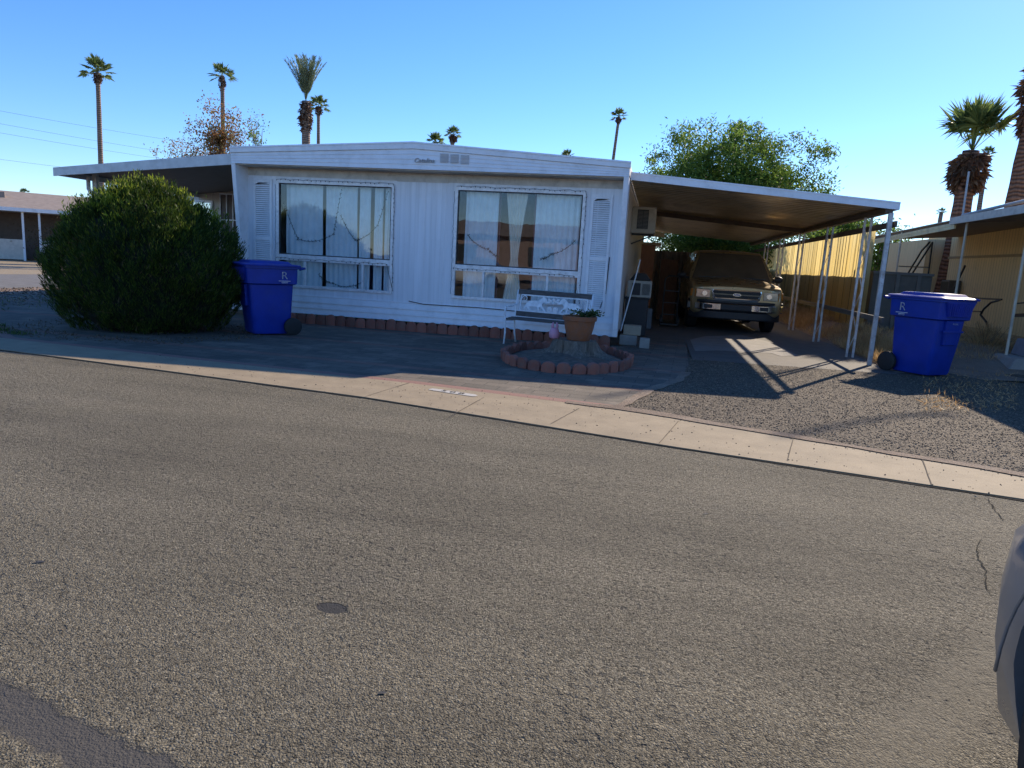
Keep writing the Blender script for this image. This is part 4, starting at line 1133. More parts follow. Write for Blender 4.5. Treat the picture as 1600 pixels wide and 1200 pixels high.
for r_, z in [(.97, .01), (.8, .05), (.55, .10), (.3, .13), (.02, .14)]:
    secs.append([(BCX+BRX*r_*math.cos(2*PI*k/n), BCY+BRY*r_*math.sin(2*PI*k/n), z+rnd.uniform(-.008, .012)) for k in range(n)])
bs.loft(secs); struct(bs.build('bed_soil', SOIL, smooth=True))
# stump
SX, SY = BCX+.10, BCY+.02
st = MB(); n = 48; secs = []
for q, (z, r_) in enumerate([(.0, .70), (.04, .54), (.09, .42), (.16, .35), (.25, .325), (.285, .31)]):
    ring = []
    for k in range(n):
        a = 2*PI*k/n; root = .5+.5*math.cos(a*5+.7); rr = r_*(1+(.62*(root-.5)*(1-z/.285))+.045*math.sin(a*13+q*.4)+.03*math.sin(a*23+q))
        ring.append((rr*math.cos(a), rr*.9*math.sin(a), z+.0*q))
    secs.append(ring)
st.loft(secs)
so3 = st.build('tree_stump', STUMP, smooth=True, autosm=50); so3.location = (SX, SY, .04); tag(so3, 'wide grey sawn tree stump with flared roots inside the brick ring', 'stump')
# pot and plant
pot = MB(); prof = [(.16, 0), (.185, .02), (.235, .20), (.25, .285), (.272, .29), (.278, .345), (.262, .352), (.245, .345), (.238, .30), (.22, .29)]
pot.lathe(prof, 36)
PX, PY, PZ = SX+.05, SY-.05, .315
po = pot.build('flower_pot', TERRA_P, smooth=True, autosm=40); po.location = (PX, PY, PZ); po.scale = (.93, .93, 1.06); tag(po, 'big round terracotta flower pot standing on the tree stump', 'flower pot')
sl_ = MB(); sl_.lathe([(.01, .0), (.236, .0), (.236, .01), (.01, .015)], 24); so4 = sl_.build('potting_soil', SOIL, po); so4.location = (0, 0, .30)
rg = np.random.default_rng(9); P = []; D = []
for k in range(34):
    a = rg.normal()*1.1+.3; dx, dy = math.cos(a), math.sin(a); ln = rg.uniform(.08, .34)
    for q in range(9):
        u = q/9; P.append((dx*(.05+ln*u*.9), dy*(.05+ln*u*.9)-.03*u, .02+ln*(u*.9-u*u*.9)+rg.normal()*.01)); D.append((dx*.6+rg.normal()*.5, dy*.6+rg.normal()*.5, rg.normal()*.5+.1))
pl = thing('potted_plant', 'straggly dark green plant growing over the rim of the terracotta pot', 'plant', (PX+.06, PY, PZ+.36))
leaves('foliage', P, D, .06, .022, WEED, pl, rg)
b = MB()
for k in range(9): b.tube([(rnd.uniform(-.05, .05), rnd.uniform(-.05, .05), -.04), (rnd.uniform(-.1, .12), rnd.uniform(-.1, .1), .05), (rnd.uniform(-.2, .28), rnd.uniform(-.2, .2), .08)], [.008, .006, .003], 5)
b.build('stem', WEED, pl)
# pink pitcher with two ears
pk = thing('pink_watering_jug', 'small pink plastic jug with two upright prongs on the stump left of the pot', 'jug', (PX-.37, PY+.02, .32))
b = MB(); b.lathe([(.055, 0), (.075, .02), (.082, .08), (.062, .14), (.045, .16)], 20); b.build('body', PINK, pk, smooth=True, autosm=60)
for s_ in (-1, 1):
    b = MB(); b.tube([(s_*.03, 0, .14), (s_*.036, 0, .20), (s_*.025, 0, .245)], [.02, .022, .008], 8); b.build('prong', PINK, pk, smooth=True)

# ------------------------------------------------------------------ bench
bc_l = gr(787, 535); bc_r = gr(918, 553)
bang = math.atan2(bc_r[1]-bc_l[1], bc_r[0]-bc_l[0])*.6
be = thing('garden_bench', 'weathered slat garden bench with white cast horse panel in front of the right window', 'bench', ((bc_l[0]+bc_r[0])/2, (bc_l[1]+bc_r[1])/2+.12, .004), bang)
hw = .70
for s_ in (-1, 1):
    b = MB(); x = s_*hw
    b.tube([(x, -.20, 0), (x, -.17, .2), (x, -.19, .42), (x, -.2, .47)], .016, 8)
    b.build('leg', CAST, be, smooth=True)
    b = MB(); b.tube([(x, .28, 0), (x, .21, .2), (x, .19, .42), (x, .23, .62), (x, .29, .93)], .016, 8); b.build('leg', CAST, be, smooth=True)
    b = MB(); b.tube([(x, -.2, .42), (x, .2, .40)], .014, 8)
    b.tube([(x, -.19, .45), (x, -.23, .56), (x, -.2, .64), (x, -.1, .66), (x, .1, .65), (x, .25, .68)], .014, 8)
    for k in range(14):
        a0 = k/14*2*PI*1.15; a1 = (k+1)/14*2*PI*1.15; r0_ = .045*(1-k/18); r1_ = .045*(1-(k+1)/18)
        b.bar((x, -.19+r0_*math.cos(a0), .60+r0_*math.sin(a0)), (x, -.19+r1_*math.cos(a1), .60+r1_*math.sin(a1)), .012)
    b.build('arm', CAST, be, smooth=False)
for k in range(5):
    b = MB(); y = -.2+k*.095; b.box(-hw+.015, hw-.015, y, y+.075, .445-.006*abs(k-2), .468-.006*abs(k-2), .004); b.build('seat_slat', WOOD_D, be)
b = MB(); b.hexa([(-hw+.015, .265, .86), (hw-.015, .265, .86), (hw-.015, .29, .86), (-hw+.015, .29, .86)], [(-hw+.015, .28, .945), (hw-.015, .28, .945), (hw-.015, .305, .945), (-hw+.015, .305, .945)]); b.build('back_slat', WOOD_D, be, bev=.004)
b = MB(); b.hexa([(-hw+.015, .195, .475), (hw-.015, .195, .475), (hw-.015, .22, .475), (-hw+.015, .22, .475)], [(-hw+.015, .21, .56), (hw-.015, .21, .56), (hw-.015, .235, .56), (-hw+.015, .235, .56)]); b.build('back_slat', WOOD_D, be, bev=.004)
# cast panel: frame, two horses facing the middle, rosettes, scrolls
def yback(z): return .215+(z-.56)*.2
b = MB()
def pb(p, q, w_=.022): b.bar((p[0], yback(p[1]), p[1]), (q[0], yback(q[1]), q[1]), w_)
pb((-.62, .575), (.62, .575)); pb((-.62, .85), (.62, .85)); pb((-.62, .575), (-.62, .85)); pb((.62, .575), (.62, .85)); pb((-.67, .575), (-.67, .85), .012); pb((.67, .575), (.67, .85), .012)
for s_ in (-1, 1):
    for k in range(16):
        a0 = k/16*2*PI*1.3; a1 = (k+1)/16*2*PI*1.3; r0_ = .055*(1-k/20); r1_ = .055*(1-(k+1)/20)
        pb((s_*(.55+r0_*math.cos(a0)), .785+r0_*math.sin(a0)), (s_*(.55+r1_*math.cos(a1)), .785+r1_*math.sin(a1)), .012)
frame = b.build('back_panel', CAST, be)
horse = [(.52, .60), (.545, .60), (.53, .66), (.50, .71), (.44, .755), (.36, .765), (.29, .765), (.24, .80), (.20, .835), (.165, .835), (.13, .80), (.105, .745), (.125, .725), (.16, .75), (.19, .735), (.205, .70), (.19, .66), (.15, .63), (.13, .59), (.155, .59), (.18, .62), (.23, .665), (.26, .655), (.25, .59), (.275, .59), (.29, .66), (.40, .665), (.455, .655), (.44, .62), (.40, .585), (.425, .58), (.47, .62), (.50, .65)]
for s_ in (-1, 1):
    b = MB(); pl_ = [(s_*x, z) for x, z in horse]
    n = len(pl_); b.add([(x, yback(z)-.012, z) for x, z in pl_]+[(x, yback(z)+.012, z) for x, z in pl_], [tuple(range(n)), tuple(range(n, 2*n))[::-1]]+[(i, n+i, n+(i+1) % n, (i+1) % n) for i in range(n)])
    b.build('horse_casting', CAST, frame)
b = MB()
for (x, z, r_) in [(-.055, .63, .048), (.055, .63, .048), (0, .745, .025), (-.05, .77, .03), (.05, .77, .03), (0, .80, .03), (-.085, .80, .025), (.085, .80, .025), (-.09, .75, .022), (.09, .75, .022)]:
    b.lathe([(r_*.2, -.014), (r_, -.009), (r_, .009), (r_*.2, .014)], 14, (x, yback(z), z), 'y')
b.build('rosette', CAST, frame)

# ------------------------------------------------------------------ sport utility truck in the carport
def arc(cx, cz, r, a0, a1, n): return [(cx+r*math.cos(R(a0+(a1-a0)*k/n)), cz+r*math.sin(R(a0+(a1-a0)*k/n))) for k in range(n+1)]
tr = thing('parked_suv', 'dusty champagne coloured large sport utility vehicle parked nose out under the carport', 'vehicle', (1.96, 18.0, 0), R(1.5))
tr.scale = (1.1, 1.1, 1.06)
HWD = 1.0
# body lower + hood: stations along y (front y=0 -> back)
def ring(y, hw, zs, top, crown=.03, belt=None):
    # half profile from sill up to centre top, mirrored
    z0, zbelt = zs
    prof = [(hw*.90, z0), (hw*.985, z0+.08), (hw, (z0+zbelt)/2), (hw*.985, zbelt-.05), (hw*.95, zbelt), (hw*.72, top-.015), (hw*.38, top+crown*.6), (0, top+crown)]
    left = [(-x, z) for x, z in prof[:-1]][::1]
    pts = [(x, y, z) for x, z in prof]+[(x, y, z) for x, z in left[::-1]]
    return pts
bd = MB()
secs = [ring(.02, .93, (.46, 1.00), 1.03, .015), ring(.06, .97, (.42, 1.04), 1.07, .02), ring(.25, .99, (.38, 1.08), 1.13, .03), ring(.8, 1.0, (.34, 1.12), 1.19, .04), ring(1.30, 1.0, (.34, 1.15), 1.22, .04),
        ring(1.6, 1.0, (.34, 1.16), 1.2, .02), ring(3.2, 1.0, (.34, 1.16), 1.2, .02), ring(5.0, .99, (.36, 1.16), 1.2, .02), ring(5.15, .95, (.42, 1.1), 1.15, .02)]
bd.loft(secs)
body = bd.build('body', PAINT_TAN, tr, smooth=True, autosm=42)
cut_objs = []
for yy in (.98, 4.05):
    c_ = MB(); c_.lathe([(.44, -1.3), (.44, 1.3)], 40, (0, yy, .42), 'x'); co = c_.build('cutter', None, tr); cut_objs.append(co)
cut(body, cut_objs)
# cabin
def cab(y, hwb, hwt, zb_, zt_):
    return [(hwb, y, zb_), (hwb*.985, y, zb_+(zt_-zb_)*.3), (hwt+.03, y, zt_-.08), (hwt-.02, y, zt_-.015), (hwt*.5, y, zt_+.015), (0, y, zt_+.025), (-hwt*.5, y, zt_+.015), (-hwt+.02, y, zt_-.015), (-hwt-.03, y, zt_-.08), (-hwb*.985, y, zb_+(zt_-zb_)*.3), (-hwb, y, zb_)]
cb_ = MB(); c_ = []
def slant(sec, y0, y1):   # lean the section: bottom at y0, top at y1
    zs_ = [p[2] for p in sec]; a, b_ = min(zs_), max(zs_)
    return [(p[0], y0+(y1-y0)*(p[2]-a)/(b_-a), p[2]) for p in sec]
cb_.loft([slant(cab(0, .95, .74, 1.14, 1.86), 1.24, 1.98), slant(cab(0, .95, .76, 1.14, 1.90), 1.8, 2.3), cab(3.5, .95, .77, 1.14, 1.91), cab(4.9, .94, .76, 1.14, 1.88), slant(cab(0, .92, .72, 1.14, 1.84), 5.12, 5.0)])
cb_.build('cabin', PAINT_TAN, tr, smooth=True, autosm=35)
# windshield sits just proud of the cabin front
ws = MB()
def wpt(u, v): # u -1..1 , v 0..1
    z = 1.185+(1.83-1.185)*v; y = 1.24+.74*(z-1.14)/(1.885-1.14)-.018-.05*(1-u*u); hw_ = .90+( .71-.90)*v
    return (u*hw_, y, z)
ws.add([wpt(-1+2*i/10, k/4) for i in range(11) for k in range(5)], [(i*5+k, (i+1)*5+k, (i+1)*5+k+1, i*5+k+1) for i in range(10) for k in range(4)])
WSM = NT('windshield'); WSM.inp('Base Color', WSM.mix(WSM.ramp(WSM.noise(1.5, 5), [(.3, .15), (.7, .5)]), (.06, .05, .04), (.26, .20, .13))); WSM.inp('Roughness', .16); WSM.b.inputs['Coat Weight'].default_value = .6
ws.build('windshield', WSM.m, tr, smooth=True)
sg = MB()
for s_ in (-1, 1):
    for (ya, yb_, yc_, yd) in ((1.62, 2.55, 2.55, 2.05), (2.65, 3.7, 3.7, 2.65), (3.8, 4.85, 4.75, 3.8)):
        sg.hexa([(s_*.945, ya, 1.2), (s_*.945, yb_, 1.2), (s_*.95, yb_, 1.2), (s_*.95, ya, 1.2)], [(s_*.79, yd, 1.78), (s_*.79, yc_, 1.78), (s_*.80, yc_, 1.785), (s_*.80, yd, 1.785)])
sg.build('side_window', WSM.m, tr)
# grille surround and grille
def gpoly(w0, w1, z0, z1, c=.03): return [(-w1+c, z1), (w1-c, z1), (w1, z1-c), (w0+.005, z0+c), (w0-c, z0), (-w0+c, z0), (-w0-.005, z0+c), (-w1, z1-c)]
gs = MB(); outer = gpoly(.50, .56, .735, .985, .04); inner = gpoly(.455, .515, .79, .955, .03)
n = 8; gs.add([(x, -.03+.06*(x/.56)**2, z) for x, z in outer]+[(x, -.035+.06*(x/.56)**2, z) for x, z in inner]+[(x, .05, z) for x, z in outer]+[(x, .05, z) for x, z in inner],
              [(i, (i+1) % n, n+(i+1) % n, n+i) for i in range(n)]+[(i, 2*n+i, 2*n+(i+1) % n, (i+1) % n) for i in range(n)]+[(n+i, n+(i+1) % n, 3*n+(i+1) % n, 3*n+i) for i in range(n)])
grl = gs.build('grille_surround', CHROME, tr, bev=.006)
gm = MB(); gm.prismY(inner, .012, .03); gm.build('grille_mesh', DARKP, grl)
gm = MB()
for z in (.818, .845, .90, .927): gm.box(-.49, .49, -.012, .011, z-.005, z+.005)
gm.build('grille_slat', DARKP, grl)
gm = MB(); gm.box(-.5, .5, -.026, .011, .862, .884); gm.build('grille_bar', simple('grille_bar_tan', (.18, .15, .11), .3, .5), grl)
em = MB(); n = 28
em.add([(.085*math.cos(2*PI*k/n), -.04, .873+.034*math.sin(2*PI*k/n)) for k in range(n)]+[(.085*math.cos(2*PI*k/n), -.02, .873+.034*math.sin(2*PI*k/n)) for k in range(n)], [tuple(range(n)), tuple(range(n, 2*n))[::-1]]+[(i, n+i, n+(i+1) % n, (i+1) % n) for i in range(n)])
em.build('emblem', CHROME, grl)
em = MB(); em.add([(.075*math.cos(2*PI*k/n), -.042, .873+.027*math.sin(2*PI*k/n)) for k in range(n)], [tuple(range(n))])
em.build('emblem_field', EMBLEM, grl)
em = MB(); vs, fs = text_mesh('Ford', .045, .001); em.add([(x+y*.2, -.0445-z, .874+y) for x, y, z in vs], fs); em.build('emblem_script', CHROME, grl)
for s_ in (-1, 1):
    hl = MB(); P = [(.565, .775), (.56, .965), (.865, .97), (.875, .775)]
    hl.add([(s_*x, -.012+.10*max(0, x-.55), z) for x, z in P]+[(s_*x, .10, z) for x, z in P], [(0, 1, 2, 3), (4, 7, 6, 5), (0, 4, 5, 1), (1, 5, 6, 2), (2, 6, 7, 3), (3, 7, 4, 0)])
    h_ = hl.build('headlight', LAMP, tr, bev=.012)
    hl = MB(); hl.lathe([(.01, 0), (.055, 0), (.055, .01), (.01, .012)], 20, (s_*.685, -.012, .87), 'y'); hl.build('reflector', CHROME, h_)
    hl = MB(); P = [(.88, .775), (.87, .965), (.985, .955), (.99, .80)]
    hl.add([(s_*x, -.03+.5*max(0, x-.80), z) for x, z in P]+[(s_*x, .14, z) for x, z in P], [(0, 1, 2, 3), (4, 7, 6, 5), (0, 4, 5, 1), (1, 5, 6, 2), (2, 6, 7, 3), (3, 7, 4, 0)])
    hl.build('turn_signal', AMBER, tr, bev=.01)
# bumper: painted cap, chrome beam, dark valance
def bump(z0, z1, hw, yf, m, name, round_=.02):
    b = MB(); P = []
    for k in range(17):
        u = -1+2*k/16; P.append((u*hw, yf+.22*abs(u)**5+.04*u*u))
    n = len(P); zs_ = [z0, z0+(z1-z0)*.15, z0+(z1-z0)*.85, z1]; ins = [.03, 0, 0, .03]; vs = []
    for z, i_ in zip(zs_, ins): vs += [(x, y+i_, z) for x, y in P]
    vs += [(x*.97, y+.14, z0) for x, y in P]; vs += [(x*.97, y+.14, z1) for x, y in P]
    fs = [(r_*n+i, r_*n+i+1, (r_+1)*n+i+1, (r_+1)*n+i) for r_ in range(3) for i in range(n-1)]
    fs += [(i, 4*n+i, 4*n+i+1, i+1) for i in range(n-1)]+[(3*n+i, 3*n+i+1, 5*n+i+1, 5*n+i) for i in range(n-1)]
    fs += [(0, n, 2*n, 3*n, 5*n, 4*n), (n-1, 5*n-1, 6*n-1, 4*n-1, 3*n-1, 2*n-1)]
    b.add(vs, fs); return b.build(name, m, tr, smooth=True, autosm=40)
bump(.675, .735, 1.02, -.09, DARKP, 'bumper_pad')
bump(.50, .675, 1.02, -.11, CHROME, 'bumper')
bump(.30, .50, .98, -.06, DARKP, 'air_dam')
pl_ = MB(); pl_.box(-.33, .33, -.118, -.10, .525, .655, .01); pl_.build('bumper_recess', DARKP, tr)
for s_ in (-1, 1):
    fg = MB(); fg.box(min(s_*.5, s_*.68), max(s_*.5, s_*.68), -.10, -.04, .545, .63, .01); fg.build('fog_lamp', bpy.data.materials['dark_plastic'], tr)
    mr = MB()
    def ell(y, a, b_, cx, cz, n=14): return [(cx+a*math.cos(2*PI*k/n), y, cz+b_*math.sin(2*PI*k/n)) for k in range(n)]
    mr.loft([ell(1.50, .04, .03, s_*1.12, 1.25), ell(1.53, .10, .075, s_*1.12, 1.25), ell(1.62, .115, .09, s_*1.12, 1.25), ell(1.66, .105, .085, s_*1.12, 1.25)])
    mr.bar((s_*.93, 1.62, 1.19), (s_*1.05, 1.6, 1.21), .05)
    mr.build('mirror', DARKP, tr, smooth=True, autosm=50)
    for yy in (.98, 4.05):
        wh = MB(); wh.lathe([(.20, -.12), (.34, -.125), (.385, -.10), (.395, -.05), (.395, .05), (.385, .10), (.34, .125), (.20, .12)], 36, (s_*.86, yy, .395), 'x')
        w_o = wh.build('wheel', RUBBER, tr, smooth=True, autosm=40)
        wh = MB(); wh.lathe([(.05, -.09), (.21, -.115), (.225, -.12), (.225, .12), (.21, .115), (.05, .09)], 24, (s_*.86, yy, .395), 'x'); wh.build('rim', CHROME, w_o, smooth=True, autosm=30)
un = MB(); un.box(-.8, .8, .25, 4.9, .30, .40); un.build('underbody', DARKP, tr)
wp = MB()
for (x0, x1) in ((-.75, -.05), (.05, .78)): wp.bar((x0, 1.20, 1.235), (x1, 1.255, 1.25), .022)
wp.build('wiper', DARKP, tr)

# ------------------------------------------------------------------ grey car beside the photographer
def make_car(label, loc, rotz, paint):
    t = thing('parked_car', label, 'car', loc, rotz)
    # local: nose towards +y (nose at y=0), centre x=0, half width .9
    def rg_(y, hw, z0, zs_, top):
        prof = [(hw*.86, z0), (hw*.95, z0+.06), (hw*.995, z0+.22), (hw, .47), (hw*.985, .58), (hw*.94, zs_-.05), (hw*.86, zs_), (hw*.5, top), (0, top+.015)]
        return [(x, y, z) for x, z in prof]+[(-x, y, z) for x, z in prof[:-1][::-1]]
    b = MB()
    b.loft([rg_(.0, .50, .30, .54, .56), rg_(-.03, .64, .24, .60, .62), rg_(-.12, .77, .20, .66, .68), rg_(-.28, .86, .18, .69, .71), rg_(-.6, .90, .17, .735, .76), rg_(-1.1, .905, .17, .86, .90), rg_(-1.5, .905, .17, .90, .95),
            rg_(-3.3, .905, .17, .93, .95), rg_(-4.2, .88, .19, .92, .97), rg_(-4.5, .82, .25, .86, .92), rg_(-4.6, .72, .35, .8, .85)])
    bo = b.build('body', paint, t, smooth=True, autosm=50)
    cs = []
    for yy in (-.74, -3.5):
        c_ = MB(); c_.lathe([(.355, -1.2), (.355, 1.2)], 40, (0, yy, .37), 'x'); cs.append(c_.build('cutter', None, t))
    cut(bo, cs)
    # arch lips
    for s_ in (-1, 1):
        for yy in (-.74, -3.5):
            b = MB(); P = [(s_*(.898), yy+.365*math.cos(R(a)), .37+.365*math.sin(R(a))) for a in range(0, 181, 8)]; b.tube(P, .004, 6); b.build('arch_lip', paint, t, smooth=True)
            b = MB(); b.lathe([(.19, -.10), (.29, -.105), (.318, -.085), (.325, -.04), (.325, .04), (.318, .085), (.29, .105), (.19, .10)], 40, (s_*.765, yy, .325), 'x'); wo_ = b.build('wheel', RUBBER, t, smooth=True, autosm=40)
            b = MB(); b.lathe([(.03, -.07), (.06, -.095), (.185, -.08), (.205, -.10), (.205, .10), (.185, .08), (.06, .095), (.03, .07)], 30, (s_*.80, yy, .325), 'x'); b.build('rim', CHROME, wo_, smooth=True, autosm=30)
    b = MB()
    def cb2(y, hwb, hwt, zb_, zt_): return [(hwb, y, zb_), (hwb*.97, y, zb_+(zt_-zb_)*.45), (hwt, y, zt_-.05), (hwt*.8, y, zt_), (0, y, zt_+.03), (-hwt*.8, y, zt_), (-hwt, y, zt_-.05), (-hwb*.97, y, zb_+(zt_-zb_)*.45), (-hwb, y, zb_)]
    b.loft([cb2(-1.35, .80, .74, .90, .93), cb2(-2.05, .82, .66, .90, 1.38), cb2(-2.8, .82, .66, .90, 1.43), cb2(-3.5, .80, .64, .92, 1.36), cb2(-4.2, .76, .62, .93, .97)])
    b.build('cabin', WSM.m, t, smooth=True, autosm=50)
    for s_ in (-1, 1):
        b = MB(); b.loft([[(s_*.60, -.09, .53), (s_*.80, -.22, .56), (s_*.80, -.24, .63), (s_*.60, -.12, .60)], [(s_*.60, -.3, .53), (s_*.8, -.4, .56), (s_*.8, -.4, .63), (s_*.6, -.3, .60)]]); b.build('headlight', LAMP, t)
        b = MB(); b.box(min(s_*.93, s_*1.05), max(s_*.93, s_*1.05), -1.75, -1.62, .90, 1.02, .03); b.build('mirror', paint, t)
    return t
make_car('grey car whose front fender pokes into the right edge beside the street', (.93+.95, 2.36, 0), 0, PAINT_GREY).scale = (1.05, 1.28, 1.32)

# ------------------------------------------------------------------ stuff under the carport
ac = thing('wall_air_conditioner', 'beige box air conditioner sticking out of the house side under the carport roof', 'air conditioner', (-.4, 16, 2.2))
b = MB(); b.box(-.62, -.10, 16.0, 16.6, 2.18, 2.74, .015); b.build('housing', simple('ac_beige', (.46, .42, .34), .6, dirt=.4), parent=ac, world=True)
b = MB(); b.box(-.50, -.26, 15.985, 15.998, 2.27, 2.68)
acg = b.build('grille', DARKP, parent=ac, world=True)
b = MB()
for k in range(14): b.box(-.49, -.385, 15.972, 15.984, 2.28+k*.028, 2.286+k*.028); b.box(-.375, -.27, 15.972, 15.984, 2.28+k*.028, 2.286+k*.028)
b.build('slat', simple('ac_slat', (.3, .27, .22), .6), parent=acg, world=True)
b = MB(); b.bar((-.6, 16.2, 2.16), (-.12, 16.2, 2.16), .04); b.bar((-.6, 16.2, 1.95), (-.15, 16.2, 2.15), .03); b.build('bracket', IRON, parent=ac, world=True)
cn = MB(); cn.box(-.58, -.10, 15.3, 15.9, .01, .82, .02); cn.box(-.60, -.08, 15.28, 15.92, .78, .815, .01)
cno = cn.build('storage_box', DARKP); tag(cno, 'black storage box carrying the spare air conditioner by the house corner', 'box')
ac2 = thing('spare_air_conditioner', 'small spare beige air conditioner sitting on the black box in the carport', 'air conditioner', (-.35, 15.5, .82))
b = MB(); b.box(-.56, -.06, 15.32, 15.8, .82, 1.17, .015); b.build('housing', bpy.data.materials['ac_beige'], parent=ac2, world=True)
b = MB(); b.box(-.47, -.29, 15.305, 15.318, .87, 1.12)
for k in range(9): b.box(-.25+k*.018, -.243+k*.018, 15.31, 15.319, .88, 1.11)
b.build('grille', DARKP, parent=ac2, world=True)
b = MB(); b.hexa([(-.54, 15.36, 1.172), (-.08, 15.36, 1.172), (-.08, 15.76, 1.172), (-.54, 15.76, 1.172)], [(-.42, 15.45, 1.33), (-.2, 15.45, 1.33), (-.2, 15.7, 1.33), (-.42, 15.7, 1.33)]); o = b.build('dark_bag', simple('dark_cloth', (.05, .045, .04), .9), bev=.03); tag(o, 'crumpled dark bag lying on top of the spare air conditioner', 'bag')
for i, (x0, x1, y0, y1, z0, z1, m, lab) in enumerate([
    (-.56, -.24, 13.35, 13.75, .005, .19, BLOCK, 'flat concrete block at the bottom of the stack by the house corner'),
    (-.50, -.18, 13.38, 13.72, .195, .37, mat_concrete('tan_block', (.42, .34, .24)), 'tan concrete block on top of the block stack by the house corner'),
    (-.18, .0, 13.0, 13.2, .005, .19, BLOCK, 'small concrete block standing alone in front of the stack')]):
    b = MB(); b.box(x0, x1, y0, y1, z0, z1, .01); o = b.build('concrete_block', m); tag(o, lab, 'block')
bb = MB(); bb.hexa([(.12, 21.1, 0), (.62, 21.1, 0), (.62, 21.14, 0), (.12, 21.14, 0)], [(.12, 21.5, 1.72), (.62, 21.5, 1.72), (.62, 21.54, 1.72), (.12, 21.54, 1.72)]); o = bb.build('plywood_board', WOOD_B, bev=.003); tag(o, 'brown plywood board leaning at the back of the carport', 'board')
cfm = MB(); xs = np.arange(-.1, 2.9, .025); vs = []
for x in xs: y = 24.0+.03*(1 if math.sin(x*2*PI/.16) > 0 else -1); vs += [(x, y, .0), (x, y, 2.02)]
cfm.add(vs, [(2*i, 2*i+2, 2*i+3, 2*i+1) for i in range(len(xs)-1)]); cfm.bar((-.1, 24.06, 1.98), (2.9, 24.06, 1.98), .04)
o = cfm.build('corrugated_fence', CORR); tag(o, 'brown corrugated metal fence closing the back of the carport', 'fence')
b = MB(); b.box(-.14, .0, 17.3, 17.5, 0, .5, .03); o = b.build('gas_can', simple('grey_can', (.14, .16, .18), .5)); tag(o, 'small grey canister on the floor right of the black storage box', 'canister')
# clutter silhouettes: hand cart and tyre pile
hc = thing('hand_cart', 'dark folded hand cart standing beside the front of the champagne vehicle', 'cart', (.45, 18.6, 0))
b = MB(); b.tube([(.25, 18.7, .1), (.25, 18.8, 1.2), (.35, 18.82, 1.28), (.55, 18.82, 1.28), (.62, 18.8, 1.2), (.62, 18.7, .1)], .02, 8)
for z in (.3, .6, .9): b.bar((.25, 18.74, z), (.62, 18.74, z), .025)
b.build('frame', IRON, parent=hc, world=True)
b = MB(); b.box(.22, .65, 18.4, 18.72, .05, .09); b.build('plate', IRON, parent=hc, world=True)
for x in (.22, .66):
    b = MB(); b.lathe([(.03, -.03), (.13, -.03), (.13, .03), (.03, .03)], 20, (x, 18.8, .14), 'x'); b.build('wheel', RUBBER, parent=hc, world=True)
sh = thing('garden_shed', 'small pink stucco shed with white corner post seen past the carport back', 'shed', (-.6, 28, 0))
b = MB(); b.box(-2.2, -.1, 28, 30, 0, 2.3); b.build('wall', PINKW, parent=sh, world=True)
b = MB(); b.box(-1.02, -.86, 27.85, 27.98, 0, 2.75); b.box(-1.0, .2, 27.85, 27.98, 2.62, 2.78); b.build('post', WHITE, parent=sh, world=True)
b = MB(); b.box(-2.4, .1, 27.8, 30.2, 2.31, 2.4); b.build('roof', ROOFM, parent=sh, world=True)
b = MB(); b.tube([(-.60, 14.6, .15), (-.38, 14.9, 1.35), (-.34, 15.0, 1.6)], .013, 8); o = b.build('broom_handle', WHITE); tag(o, 'thin white pole leaning on the house corner by the spare air conditioner', 'pole')

# ------------------------------------------------------------------ neighbour on the right
nb = thing('neighbour_home', 'tan vertical siding home on the right with a sagging carport roof on thin posts', 'house', (10, 20, 0))
N = dict(parent=nb, world=True)
XN = 9.0; XE = 6.5
b = MB(); b.box(XN, 16, 11.5, 27, .3, 3.1); b.build('wall', TAN_Y, **N)
b = MB(); b.box(XN-.03, XN, 11.5, 27, 2.26, 2.33); b.box(XN-.02, XN, 11.5, 27, 0, .3); b.build('trim_strip', simple('tan_trim', (.36, .28, .16), .7), **N)
b = MB(); b.box(at(1446, 400, 25.2)[0], XN+.3, 25.2, 29, 0, 2.85); b.build('back_room', TAN_X, **N)
rf = MB()
rf.hexa([(XE, 17.9, 2.82), (XN+.4, 17.9, 3.08), (XN+.4, 24.5, 2.95), (XE, 24.5, 2.70)], [(XE, 17.9, 2.88), (XN+.4, 17.9, 3.14), (XN+.4, 24.5, 3.01), (XE, 24.5, 2.76)])
rf.hexa([(XE-.12, 11.6, 2.84), (XN+.4, 11.6, 3.08), (XN+.4, 17.88, 3.08), (XE-.12, 17.88, 2.84)], [(XE-.12, 11.6, 2.90), (XN+.4, 11.6, 3.14), (XN+.4, 17.88, 3.14), (XE-.12, 17.88, 2.90)])
rf.build('carport_roof', simple('neighbour_roof_under', (.20, .16, .13), .7, .2), **N)
ff = MB()
for zo, zi in ((.0, .068), (.07, .135)):
    ff.hexa([(XE-.045-zo*.1, 17.9, 2.70+zo), (XE-.01, 17.9, 2.70+zo), (XE-.01, 24.5, 2.55+zo), (XE-.045-zo*.1, 24.5, 2.55+zo)], [(XE-.045-zo*.1, 17.9, 2.70+zi), (XE-.01, 17.9, 2.70+zi), (XE-.01, 24.5, 2.55+zi), (XE-.045-zo*.1, 24.5, 2.55+zi)])
ff.build('fascia', simple('yellowed_fascia', (.62, .56, .34), .6, dirt=.4), **N)
ff = MB(); ff.hexa([(XE-.17, 11.6, 2.80), (XE-.125, 11.6, 2.80), (XE-.125, 17.88, 2.78), (XE-.17, 17.88, 2.78)], [(XE-.17, 11.6, 2.96), (XE-.125, 11.6, 2.96), (XE-.125, 17.88, 2.93), (XE-.17, 17.88, 2.93)])
